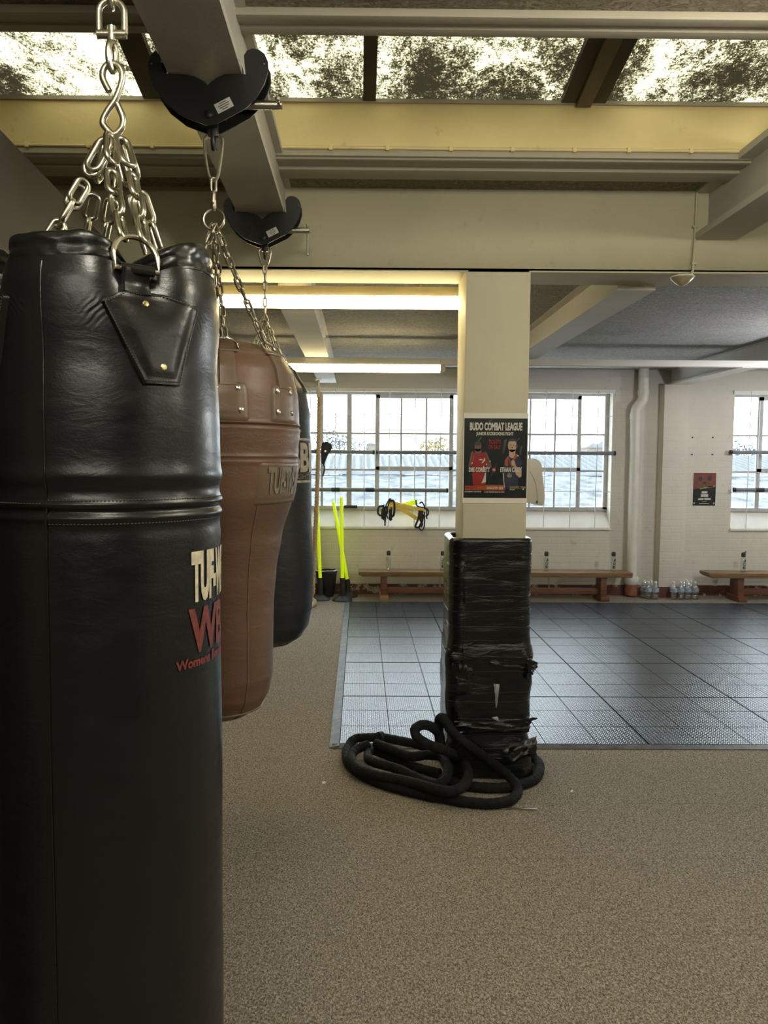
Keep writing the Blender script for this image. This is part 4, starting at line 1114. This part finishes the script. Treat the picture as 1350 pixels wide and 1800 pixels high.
def figure_b():
    p = flatm([cpx([(850,760),(985,725),(1060,775),(1095,880),(1095,960),(1090,1140),(1030,1150),(1030,1340),(830,1350),(800,1330),(765,1060),(790,860),(815,790)])], 'fighter_picture', M['pnavy'], 2, big)
    flatm([ell(920, 580, 75, 115), cpx([(868,650),(975,650),(975,780),(920,805),(868,775)]), cpx([(905,860),(935,825),(965,850),(985,930),(1050,985),(1085,1000),(1088,1120),(1050,1145),(985,1080),(960,960),(915,920)]), ell(992, 590, 14, 34, 10)], 'skin_picture', M['skinb'], 3, p)
    flatm([cpx([(845,520),(850,480),(900,455),(960,460),(1000,500),(998,545),(970,505),(880,505)]), ell(893,570,13,7,8), ell(948,570,13,7,8), cpx([(890,658),(935,655),(925,668),(900,668)]), cpx([(915,600),(924,600),(928,628),(910,628)])], 'hair_picture', M['hair'], 4, p)
    flatm([cpx([(850,770),(868,800),(930,960),(915,960),(855,820)]), cpx([(795,850),(850,770),(855,940),(805,940)]), cpx([(975,730),(1015,745),(975,820),(930,830)])], 'trim_picture', M['porange'], 4, p)
    flatm([cpx([(765,1060),(778,1060),(805,1330),(793,1335)]), cpx([(985,725),(1035,760),(1020,775),(1010,760)]), cpx([(840,790),(850,770),(800,850),(795,850)])], 'trim_picture', M['pwhite'], 5, p)
    flatm([ell(880, 1105, 42, 42)], 'medal_picture', M['fadedink'], 5, p)
figure_a(); figure_b()
flatm([cpx([(120,1290),(480,1290),(480,1365),(120,1365)]), cpx([(480,1275),(775,1275),(812,1350),(790,1372),(480,1372)])], 'banner_picture', M['porange'], 5, big)
flatm([ell(610, 1010, 34, 44)], 'banner_picture', M['pred'], 5, big)
def ptext(s, x0, y0, x1, y1, mat, bold=.03, lay=7, name='lettering'):
    (u0, v0), (u1, v1) = cpx([(x0, y0), (x1, y1)])
    text_mb(s, lambda u, v: Vector((lerp(qx0, qx1, lerp(u0, u1, u)), Y0-.003-lay*.0005, lerp(q0, q1, lerp(v1, v0, v)))), bold).build(name, mat, big, ang=0)
ptext('BUDO COMBAT LEAGUE', 190, 178, 1085, 320, M['pwhite'], .045)
ptext('JUNIOR KICKBOXING FIGHT', 298, 345, 935, 420, M['pwhite'], .035)
ptext('TICKETS', 508, 478, 722, 555, M['pred'], .03)
ptext('ON SALE', 508, 568, 722, 645, M['pred'], .03)
ptext('DRE CORBETT', 183, 965, 543, 1050, M['pwhite'], .045)
ptext('ETHAN CASEY', 720, 960, 1092, 1048, M['pwhite'], .045)
ptext('VS', 585, 992, 637, 1028, M['pwhite'], .04)
ptext('MARCH 9TH 2024', 492, 1305, 775, 1352, M['pwhite'], .035)
ptext('DOORS THEATRE, STOKE ON TRENT', 450, 1387, 800, 1417, M['pwhite'], .02)
ptext('COMBAT LEAGUE', 117, 1382, 398, 1404, M['pwhite'], .04)
ptext('BUDO', 130, 1300, 330, 1345, M['pred'], .04)
ptext('DOORS 2PM', 888, 1295, 1155, 1335, M['gold'], .03)
ptext('SPORT', 888, 1345, 980, 1365, M['pwhite'], .03)
flatm([cpx([(1100,1358),(1122,1325),(1140,1358)])], 'mark', M['pwhite'], 7, big)
# small red and black poster on the far wall
sx0, sx1 = PY(1218, 860, YF).x, PY(1258, 860, YF).x; sz0, sz1 = PY(1238, 889, YF).z, PY(1238, 831, YF).z
small = poster('poster', 'small red and black poster on the far wall right of the pilaster', 'poster', sx0, sx1, sz0, sz1, YF-.001, (.006, .008))
def sflat(polys, name, mat, lay, par=small):
    y = YF-.0035-lay*.0008; mb = MB()
    for poly in polys: mb.add([Vector((lerp(sx0, sx1, u), y, lerp(sz1, sz0, v))) for u, v in poly], [tuple(range(len(poly)))])
    return mb.build(name, mat, par, ang=0)
def sell(cx, cy, rx, ry, n=14): return [(cx+rx*cos(2*pi*k/n), cy+ry*sin(2*pi*k/n)) for k in range(n)]
sflat([[(0,0),(1,0),(1,1),(0,1)]], 'print', M['pblack'], 0)
sflat([[(0,0),(1,0),(1,.40),(.5,.45),(0,.5)]], 'print', M['redink'], 1)
sflat([[(.3,.45),(.95,.38),(.95,.42),(.3,.5)]], 'print', M['gold'], 2)
pp = sflat([sell(.31,.27,.085,.11), sell(.72,.23,.08,.11), sell(.5,.36,.07,.08), [(.2,.46),(.25,.37),(.38,.37),(.45,.46)], [(.6,.44),(.65,.33),(.8,.33),(.88,.42)]], 'face_picture', M['skina'], 2)
sflat([sell(.31,.18,.09,.07), sell(.71,.16,.10,.085), sell(.5,.31,.07,.04)], 'hair_picture', M['hair'], 3, pp)
sflat([[(.38,.56),(.63,.56),(.63,.625),(.38,.625)], [(.35,.65),(.67,.65),(.67,.73),(.35,.73)], [(.5,.77),(.79,.77),(.79,.825),(.5,.825)], [(.25,.775),(.48,.775),(.46,.825),(.22,.825)], [(.28,.925),(.72,.925),(.72,.94),(.28,.94)], [(.40,.875),(.62,.875),(.62,.885),(.40,.885)], [(.04,.9),(.09,.9),(.09,.95),(.04,.95)], [(.91,.9),(.96,.9),(.96,.95),(.91,.95)]], 'print', M['pwhite'], 2)
for px, py in ((1217,769),(1253,769),(1216,799),(1252,799)):
    c = PY(px, py, YF)
    tag(MB().lathe([(.010,0),(.010,.008),(.004,.011),(0,.011)], (c.x, YF+.002, c.z), 10, (0,-1,0)).build('wall_plug', M['ink'], None), 'tiny dark wall plug on the far wall above the small poster', 'wall plug', 'wall plugs above the small poster')

# ------------------------------------------------------------------ paper dispenser on the pillar
dx = XCR
dis = thing('towel_dispenser', 'cream plastic paper towel dispenser on the right side of the pillar', 'dispenser', (dx, Y0+.15, PY(940, 888, 3.95).z))
def dpt(l, y): return [(PY(px, py, y).x, PY(px, py, y).z) for px, py in l]
body_px = [(930,806),(940,806),(948,810),(952,816),(955,845),(958,872),(957,884),(954,889),(945,888),(930,883)]
pts = dpt(body_px, Y0+.03); pts = [(max(x, dx), z) for x, z in pts]
pts[0] = (dx, pts[0][1]); pts[-1] = (dx, pts[-1][1])
MB().prism(pts, lambda u, v, w: Vector((u, w, v)), Y0+.025, Y0+.255).build('cover', M['dispenser'], dis, bevel=.006)
pl = [PY(px, py, Y0+.0235) for px, py in ((931,828),(938,840),(943,856),(945,878))]
MB().tube(catmull(pl, 4), .0012, 6).build('seam', M['moulding'], dis)
c = PY(944, 882, Y0+.022); MB().box(c.x-.003, c.x+.003, Y0+.018, Y0+.026, c.z-.008, c.z+.006).build('latch', M['ink'], dis, ang=0)

# ------------------------------------------------------------------ dome light under the lintel
cx_ = PY(1222, 400, Y0-.01).x
dl = thing('dome_lamp', 'small amber dome lamp on a painted conduit under the downstand wall', 'lamp', (cx_, Y0-.01, PY(1198, 500, Y0).z))
z_t, z_b = ZC-.005, PY(1220, 470, Y0).z
MB().tube([(cx_+.004, Y0-.010, z_t), (cx_+.001, Y0-.010, lerp(z_t, z_b, .6)), (cx_-.004, Y0-.010, z_b), (cx_-.006, Y0-.012, z_b-.02), (cx_-.02, Y0-.01, z_b-.045)], .0065, 8).build('conduit', M['cream'], dl)
for py in (400, 464):
    z = PY(1220, py, Y0).z; MB().box(cx_-.014, cx_+.012, Y0-.018, Y0, z-.006, z+.006).build('clip', M['cream'], dl, bevel=.002)
c = PY(1199, 490, Y0+.02)
MB().lathe([(0,-.038),(.012,-.034),(.030,-.022),(.050,-.004),(.056,.006),(.052,.013),(.035,.020),(0,.022)], (c.x, Y0+.02, c.z), 28).build('dome', M['dome'], dl)
MB().lathe([(.0570,.004),(.059,.007),(.057,.011)], (c.x, Y0+.02, c.z), 28).build('rim', M['white'], dl)
MB().bar((c.x+.03, Y0+.015, c.z+.018), (cx_-.012, Y0-.004, z_b-.035), .02, .008).build('bracket', M['bolt'], dl)
MB().box(c.x-.014, c.x+.014, Y0+.006, Y0+.034, c.z+.02, ZS+.002).build('mount', M['cream'], dl, ang=0)

# ------------------------------------------------------------------ drain pipe
dp = thing('drain_pipe', 'white plastic drain pipe with an offset bend on the far wall', 'pipe', (PY(1112, 1040, 9.08).x, 9.08, 0))
def pxy(px, py): return PY(px, py, 9.08)
r_ = .058
pts = [Vector((pxy(1132,646).x, 9.08, ZC2+.01)), pxy(1131,690), pxy(1129,704), pxy(1119,718), pxy(1117,732), pxy(1116,800), pxy(1113,900), pxy(1110,1020)]
up_ = [pts[0], pts[1]]
MB().tube([pts[0], pts[1]], r_, 20).build('upper_pipe', M['pipe'], dp)
MB().tube(catmull([pts[1]+Vector((0,0,.02)), pts[1], pts[2], pts[3], pts[4], pts[4]-Vector((0,0,.03))], 6), r_*1.02, 20).build('bend', M['pipe'], dp)
MB().tube([pts[4], pts[5], pts[6], pts[7]], r_, 20).build('lower_pipe', M['pipe'], dp)
for q in (pts[1], pts[4]):
    MB().tube([q-Vector((0,0,.03)), q+Vector((0,0,.03))], r_*1.14, 20).build('collar', M['pipe'], dp)
b = pts[7]; MB().lathe([(.066,.0),(.080,.02),(.082,.07),(.070,.10)], (b.x, b.y, b.z-.05), 20).build('collar', M['pipe'], dp)
MB().lathe([(.05,0),(.072,.02),(.075,.10),(.068,b.z-.045)], (b.x, b.y, 0), 16).build('clay_socket', M['clay'], dp)

# ------------------------------------------------------------------ benches
def bench(pxl, pxr, legs, label, rods, xr=None):
    yf_, yb_ = 8.74, 9.0; zt = PY(870, 1006, yf_).z
    x0 = PY(pxl, 1008, yf_).x; x1 = PY(pxr, 1008, yf_).x if xr is None else xr
    t = thing('bench', label, 'bench', ((x0+x1)/2, (yf_+yb_)/2, 0), 'low wooden benches')
    th = .058
    mb = MB().prism([(x0, zt), (x1, zt), (x1-.005, zt-th), (x0+.045, zt-th), (x0, zt-th*.55)], lambda u, v, w: Vector((u, w, v)), yf_, yb_)
    mb.build('seat', M['benchtop'], t, bevel=.006)
    for px in legs:
        x = PY(px, 1030, yf_).x
        MB().box(x-.035, x+.035, yf_+.03, yb_-.03, .05, zt-th+.001).build('leg', M['benchdark'], t, bevel=.004)
        MB().box(x-.05, x+.05, yf_-.03, yb_+.03, 0, .06).build('foot', M['benchpine'] if px < 700 else M['benchdark'], t, bevel=.006)
    xa = PY(legs[0], 1030, yf_).x+.05; xb = PY(legs[-1], 1030, yf_).x-.05 if len(legs) > 1 else x1-.2
    MB().box(xa-.05, xb+.05, 8.84, 8.90, .065, .135).build('rail', M['benchdark'], t, bevel=.004)
    for px in rods:
        x = PY(px, 1030, 8.87).x; MB().tube([(x, 8.87, .13), (x, 8.87, zt-th+.002)], .007, 8).build('rod', M['bolt'], t)
    return t, zt
bt, ZBT = bench(630, 1113, [675, 1063], 'long low wooden bench under the wide window, partly behind the pillar', (773, 965))
bt2, _ = bench(1247, 1400, [1305], 'low wooden bench at the right edge of the far wall', (), 5.6)
# tall clear drink bottles on the benches
def sport_bottle():
    t = thing('drink_bottle', 'bottle', 'bottle', (0,0,0), 'clear drink bottles on the benches')
    MB().lathe([(0,.0),(.028,.0),(.031,.006),(.031,.11),(.029,.15),(.020,.175),(.017,.182)], (0,0,0), 20).build('body', M['clear'], t)
    MB().lathe([(.022,.176),(.024,.182),(.024,.215),(.020,.226),(.010,.23),(0,.23)], (0,0,0), 18).build('cap', M['ink'], t)
    return t
sb0 = sport_bottle()
spots = [(683, 1000, 'clear drink bottle with black cap near the left end of the long bench', False), (778, 1000, 'clear drink bottle on the long bench just left of the padded pillar', True), (960, 1001, 'clear drink bottle on the long bench just right of the padded pillar', True), (1078, 1001, 'clear drink bottle near the right end of the long bench by the drain pipe', True), (1306, 1001, 'clear drink bottle with open black cap on the bench at the right edge', True)]
src = sb0; made = []
for i, (px, py, lab, let) in enumerate(spots):
    o = sb0 if i == 0 else copy_tree(sb0); p = PY(px, 1000, 8.87); o.location = (p.x, 8.87, ZBT); o['label'] = lab; made.append((o, let))
bpy.context.view_layer.update()
for o, let in made:
    if not let: continue
    L = o.location
    for k, ch_ in enumerate('JOE'):
        z1 = L.z+.150-k*.040
        def f(u, v, z1=z1, L=L):
            a = (u-.5)*.95; return Vector((L.x+.0325*sin(a), L.y-.0325*cos(a), z1-.034+v*.032))
        text_mb(ch_, f, .04).build('lettering', M['ink'], o, ang=0)
p = PY(1306, 1000, 8.87)
MB().tube([(p.x+.004, 8.868, ZBT+.228), (p.x+.02, 8.868, ZBT+.236), (p.x+.03, 8.868, ZBT+.232)], .007, 8).build('spout', M['ink'], made[4][0])
# water bottles on the floor
def water_bottle():
    t = thing('water_bottle', 'bottle', 'bottle', (0,0,0))
    MB().lathe([(0,.0),(.036,.0),(.041,.008),(.041,.05),(.039,.055),(.041,.06),(.041,.13),(.036,.155),(.018,.185),(.015,.19)], (0,0,0), 18).build('body', M['water'], t)
    MB().lathe([(.0415,.085),(.0418,.088),(.0418,.128),(.0415,.131)], (0,0,0), 18).build('label', M['label'], t)
    MB().lathe([(.0165,.186),(.0165,.205),(.013,.209),(0,.209)], (0,0,0), 14).build('cap', M['white'], t)
    return t
wb0 = water_bottle(); first = True
def pack(px, cols, rows, y, lab, group):
    global first
    x0 = PY(px, 1045, y).x
    for r in range(rows):
        for c in range(cols):
            o = wb0 if first else copy_tree(wb0)
            first = False
            o.location = (x0+c*.085+r*-.018, y+r*.085, 0); o['group'] = group
            o['label'] = lab if isinstance(lab, str) else lab[c]
pack(1139, 2, 2, 8.93, 'clear water bottle in the cluster beside the foot of the drain pipe', 'water bottles by the drain pipe')
pack(1184, 2, 1, 8.92, ('left one of two clear water bottles standing before the pilaster', 'right one of two clear water bottles standing before the pilaster'), 'pair of water bottles by the pilaster')
pack(1209, 2, 3, 8.92, 'clear water bottle in the cluster right of the pilaster', 'water bottles right of the pilaster')

# ------------------------------------------------------------------ yellow agility poles, bucket
def agility(base, a, b, y, label):
    c = PY(base[0], base[1], y); t = thing('agility_pole', label, 'pole', (c.x, c.y, 0), 'fluorescent agility poles')
    A, B_ = PY(a[0], a[1], y), PY(b[0], b[1], y)
    foot = PY(base[0], base[1], y); foot = Vector((A.x+(A.x-B_.x)*.02, y, 0))
    MB().lathe([(0,.0),(.115,.0),(.12,.008),(.105,.022),(.07,.035),(.045,.05),(.034,.06),(.034,.07)], (foot.x, y, 0), 28).build('base', M['rubberb'], t)
    MB().tube([(foot.x, y, .05), A, A+(B_-A)*.03], [.034,.03,.026], 14).build('socket', M['rubberb'], t)
    MB().tube([A, B_], .0195, 14).build('shaft', M['neon'], t)
    return t
agility((563,1050), (563,1020), (557,868), 8.79, 'fluorescent yellow pole standing in front of the black bucket')
agility((602,1048), (602,1020), (600,874), 8.74, 'upright fluorescent yellow pole on a black base right of the bucket')
agility((614,1040), (611,1022), (586,882), 9.0, 'leaning fluorescent yellow pole behind the upright one')
c = PY(573, 1040, 8.93)
bk = thing('bucket', 'black plastic bucket with a white liner by the far wall', 'bucket', (c.x, 9.02, 0))
hz = PY(573, 1005, 8.9).z
MB().lathe([(0,.004),(.085,.0),(.092,.01),(.125,hz-.02),(.132,hz-.02),(.132,hz),(.120,hz),(.088,.02),(0,.015)], (c.x, 9.02, 0), 28).build('body', M['rubberb'], bk)
MB().grid(lambda u, v: Vector((c.x+cos(2*pi*u)*(.121+.016*sin(pi*v)), 9.02+sin(2*pi*u)*(.121+.016*sin(pi*v)), hz-.01+.02*v+.012*noise.noise(Vector((cos(2*pi*u)*3, sin(2*pi*u)*3, v)))+.01*(1-v))), 40, 5, cu=True).build('liner', M['liner'], bk, ang=80)

# ------------------------------------------------------------------ climbing rope
top = PY(560, 668, 8.72); top.z = ZG2
cr = thing('climbing_rope', 'twisted natural climbing rope hanging beside the farthest punch bag', 'rope', (top.x, top.y, 0))
MB().box(top.x-.035, top.x+.035, top.y-.03, top.y+.03, ZG2-.012, ZG2).tube([(top.x, top.y, ZG2-.01), (top.x, top.y, ZG2-.10)], .012, 10).build('bracket', M['bolt'], cr, bevel=.002)
zs_ = PY(562, 698, 8.72).z
MB().box(top.x-.022, top.x+.022, top.y-.028, top.y+.028, zs_, ZG2-.08).build('shackle', M['cap'], cr, bevel=.008)
path = catmull([PY(562,690,8.72), PY(560,780,8.72), PY(556,900,8.72), PY(552,980,8.72), PY(550,1015,8.72), Vector((PY(550,1030,8.72).x, 8.72, .10))], 40)
path += catmull([path[-1], Vector((path[-1].x-.02, 8.70, .035)), PZ(553,1058,.03), PZ(549,1063,.03), PZ(541,1062,.03), PZ(536,1056,.03)], 14)[1:]
cum = [0]
for a_, b_ in zip(path, path[1:]): cum.append(cum[-1]+(b_-a_).length)
mb = MB()
for k in range(3):
    pts = []
    for i, p_ in enumerate(path):
        t_ = (path[min(i+1, len(path)-1)]-path[max(i-1, 0)]).normalized(); u_ = t_.cross(Vector((0,1,.01))).normalized(); w_ = t_.cross(u_)
        a_ = cum[i]/.11*2*pi+k*2*pi/3; pts.append(p_+(u_*cos(a_)+w_*sin(a_))*.0135)
    mb.tube(pts, .0145, 8)
mb.build('twisted_rope', M['manila'], cr, ang=80)
MB().tube([PZ(549,1062.5,.035), PZ(544,1063,.035)], .034, 12).build('whipping', M['liner'], cr)

# ------------------------------------------------------------------ black strap bundle on the upper pole
c = PY(575, 795, YP)
hb = thing('strap_bundle', 'black strap bundle draped over the upper pole behind the climbing rope', 'straps', tuple(c))
yy = YP-.04
def sp(l, y=yy): return [PY(px, py, y) for px, py in l]
poly = [(566,778),(575,776),(583,781),(584,788),(578,797),(573,808),(570,818),(565,815),(564,795)]
MB().prism([(px, py) for px, py in poly], lambda u, v, w: PY(u, v, w), yy-.025, yy+.018).build('pouch', M['strap'], hb, bevel=.008)
MB().tube(catmull(sp([(568,812),(570,822),(569,832),(567,837)]), 5), .010, 8).build('strap', M['strap'], hb)
MB().tube(catmull(sp([(553,796),(558,789),(566,785),(576,786)], yy-.01), 5), .008, 8).build('strap', M['strap'], hb)
MB().lathe([(.012,-.004),(.012,.004)], tuple(PY(572, 793, yy-.03)), 12, (0,1,0)).build('eyelet', M['nickel'], hb)

# ------------------------------------------------------------------ yellow agility ladder hung on the guard
YLd = YF-.075
c = PY(712, 905, YLd)
ld = thing('agility_ladder', 'folded yellow agility ladder with black webbing hung below the wide window', 'ladder', tuple(c))
def lp(x, y, Y=YLd): return PY(640+x/9.643, 860+y/9.643, Y)
for i, (a_, b_, w_, y_) in enumerate((((430,220),(1020,365),.046,0), ((420,300),(1010,340),.036,.012), ((530,260),(900,500),.05,.02), ((600,290),(900,210),.055,.03), ((400,240),(880,330),.036,.036))):
    A, B_ = lp(*a_, YLd-.03+y_), lp(*b_, YLd-.03+y_)
    MB().bar(A, B_, .006, w_).build('slat', M['neon'] if i == 3 else M['yellowslat'], ld, bevel=.002)
loops = [[(330,280),(250,300),(235,400),(280,445),(340,400)], [(340,260),(300,400),(320,500),(350,530),(355,620)], [(350,610),(365,470),(350,340),(420,180),(460,165)], [(420,200),(500,200),(515,330),(500,440),(460,470)], [(460,300),(455,420),(450,540)], [(440,190),(400,300),(380,420),(410,500)], [(330,330),(380,300),(390,400),(340,440)],
         [(880,180),(890,270),(950,300),(1000,310)], [(940,240),(980,220),(1020,280),(1030,340)], [(930,400),(920,500),(870,630),(930,640),(980,560),(1000,420)], [(1020,380),(1025,560),(1010,660),(970,695),(935,650),(960,570)], [(1030,330),(1080,340),(1090,420),(1040,460)], [(960,390),(950,500),(985,590),(960,640)], [(1000,300),(1060,340),(1060,480),(1075,495)]]
for k, l in enumerate(loops):
    MB().tube(catmull([lp(x, y, YLd-.045-.006*(k % 3)) for x, y in l], 6), .0085 if k % 3 else .013, 7).build('strap', M['strap'], ld)
MB().obox(lp(330, 420, YLd-.05), (.055, .02, .12)).build('webbing', M['strap'], ld, bevel=.006)
MB().obox(lp(450, 430, YLd-.05), (.04, .02, .13)).build('webbing', M['strap'], ld, bevel=.006)
MB().obox(lp(960, 430, YLd-.05), (.06, .02, .10)).build('webbing', M['strap'], ld, bevel=.006)

# ------------------------------------------------------------------ outside
def corrugated(x0, x1, ya, za, yb, zb_, n, amp):
    return MB().grid(lambda u, v: Vector((lerp(x0, x1, u), lerp(ya, yb, v), lerp(za, zb_, v)+amp*sin(u*n*2*pi))), n*6, 2)
shed = thing('outbuilding', 'pale low outbuilding with corrugated roof outside the windows', 'building', (2, 14, 0))
za, zm_, zt_ = PY(675, 905, 11.5).z, PY(675, 834, 14.5).z, PY(675, 798, 16.5).z
MB().grid(lambda u, v: Vector((lerp(-8, 14, u), lerp(11.5, 14.5, v), lerp(za, zm_, v)+.03*noise.noise(Vector((u*40, v*8, 0))))), 120, 24).build('lower_roof', M['roof'], shed, ang=60)
corrugated(-8, 14, 14.55, zm_+.06, 16.5, zt_, 150, .035).build('upper_roof', M['corr'], shed, ang=60)
MB().box(-8, 14, 14.42, 14.56, zm_+.0, zm_+.09).build('gutter', M['pole'], shed, ang=0)
MB().box(-8, 14, 11.55, 16.45, -.5, za-.02).build('wall', M['farbrick'], shed, ang=0)
def tree(px, py, Y, w, h, mat, label):
    c = PY(px, py, Y); t = thing('tree', label, 'tree', (c.x, Y, 0), 'trees beyond the windows')
    rn = random.Random(px); mb = MB()
    for i in range(420):
        a, e, q = rn.uniform(0, 2*pi), rn.uniform(-1, 1), rn.random()**.4
        p_ = c+Vector((w*q*cos(a)*sqrt(1-e*e), w*.5*q*sin(a)*sqrt(1-e*e), h*q*e)); s = rn.uniform(.05, .13)*w
        mb.obox(p_, (s, s*.2, s*.6), Matrix.Rotation(rn.uniform(0, 6), 3, Vector((rn.random()-.5, rn.random()-.5, rn.random()-.5)).normalized()))
    mb.build('foliage', mat, t, ang=0)
    MB().tube([(c.x, Y, 0), (c.x, Y, c.z)], [w*.09, w*.04], 8).build('trunk', M['bark'], t)
tree(578, 780, 24, .55, .55, M['leaf'], 'pale green tree seen through the left panes, left of the two')
tree(597, 783, 26, .55, .45, M['leaf'], 'pale green tree seen through the left panes, right of the first')
tree(632, 784, 24, .35, .35, M['leaf'], 'small pale tree seen left of the casement')
tree(770, 785, 22, .55, .28, M['leafy'], 'yellow autumn tree seen through the casement')
tree(1300, 810, 18, .6, .5, M['leaf'], 'pale green tree seen through the right hand window')
c = PY(652, 785, 28); hs = thing('house', 'tiny yellowish building far beyond the left panes', 'building', (c.x, 28, 0))
MB().box(c.x-.16, c.x+.16, 28, 28.4, 0, c.z+.08).build('wall', M['farbrick'], hs, ang=0)
MB().prism([(c.x-.19, c.z+.08), (c.x+.19, c.z+.08), (c.x, c.z+.16)], lambda u, v, w: Vector((u, w, v)), 27.97, 28.43).build('roof', M['corr'], hs, ang=0)
c = PY(1052, 786, 24); hs = thing('house', 'pale gabled house roof beyond the right end of the wide window', 'building', (c.x, 24, 0))
MB().box(c.x-.35, c.x+.35, 24, 25, 0, c.z).build('wall', M['farbrick'], hs, ang=0)
MB().prism([(c.x-.42, c.z-.02), (c.x+.42, c.z-.02), (c.x+.1, c.z+.28)], lambda u, v, w: Vector((u, w, v)), 23.95, 25.05).build('roof', M['corr'], hs, ang=0)

# ------------------------------------------------------------------ world and lamps
SKY = 8.0
wd = bpy.data.worlds.new('sky'); bpy.context.scene.world = wd; wd.use_nodes = True
bg = wd.node_tree.nodes['Background']; bg.inputs[0].default_value = (0.84, 0.93, 1.0, 1); bg.inputs[1].default_value = SKY
def area(name, loc, rot, sx, sy, power, col, portal=False):
    l = bpy.data.lights.new(name, 'AREA'); l.shape = 'RECTANGLE'; l.size = sx; l.size_y = sy; l.energy = power; l.color = col
    o = bpy.data.objects.new(name, l); COL.objects.link(o); o.location = loc; o.rotation_euler = rot
    if portal: l.cycles.is_portal = True
    return o
for W in (W1, W2):
    area('window_portal', ((W[0]+W[1])/2, 9.40, (ZW0+ZW1)/2), (rad(-90), 0, 0), W[1]-W[0], ZW1-ZW0, 1, (1,1,1), True)
area('rooflight_portal', ((XL+XR)/2, (SK0+SK1)/2, ZK0+.03), (0, 0, 0), XR-XL, SK1-SK0+.1, 1, (1,1,1), True)
area('rooflight_portal', ((XL+XR)/2, .5, ZC+.23), (0, 0, 0), XR-XL, 1.2, 1, (1,1,1), True)
# unseen fill lamps added to brighten the near room and the far room
def lamp(name, loc, power, col, r=.09):
    l = bpy.data.lights.new(name, 'POINT'); l.energy = power; l.color = col; l.shadow_soft_size = r
    o = bpy.data.objects.new(name, l); COL.objects.link(o); o.location = loc; return o
WARM = (1.0, .95, .78); COOL = (.97, .98, 1.0)
for x, y, z, p in ((-.15, .45, 2.72, 26), (1.3, 1.45, 2.66, 42), (3.6, 1.3, 2.6, 44), (3.9, -.6, 2.5, 30)):
    lamp('fill_lamp', (x, y, z), p, WARM, .14)
for x, y, z, w, p in ((-.35, -1.7, 2.86, 1.8, 44),):
    area('fluorescent_lamp', (x, y, z), (rad(38), 0, 0), w, .40, p, WARM)
for x, y, z, p in ((3.9, 6.0, 2.0, 60), (5.2, 7.6, 2.1, 30)):
    lamp('fill_lamp', (x, y, z), p, COOL)

sc = bpy.context.scene
sc.view_settings.view_transform = 'Standard'; sc.view_settings.look = 'None'; sc.view_settings.exposure = 0.36
sc.cycles.use_denoising = True
sc.cycles.max_bounces = 8; sc.cycles.diffuse_bounces = 5; sc.cycles.glossy_bounces = 4; sc.cycles.transparent_max_bounces = 16
sc.cycles.caustics_reflective = False; sc.cycles.caustics_refractive = False
sc.cycles.sample_clamp_indirect = 4.0
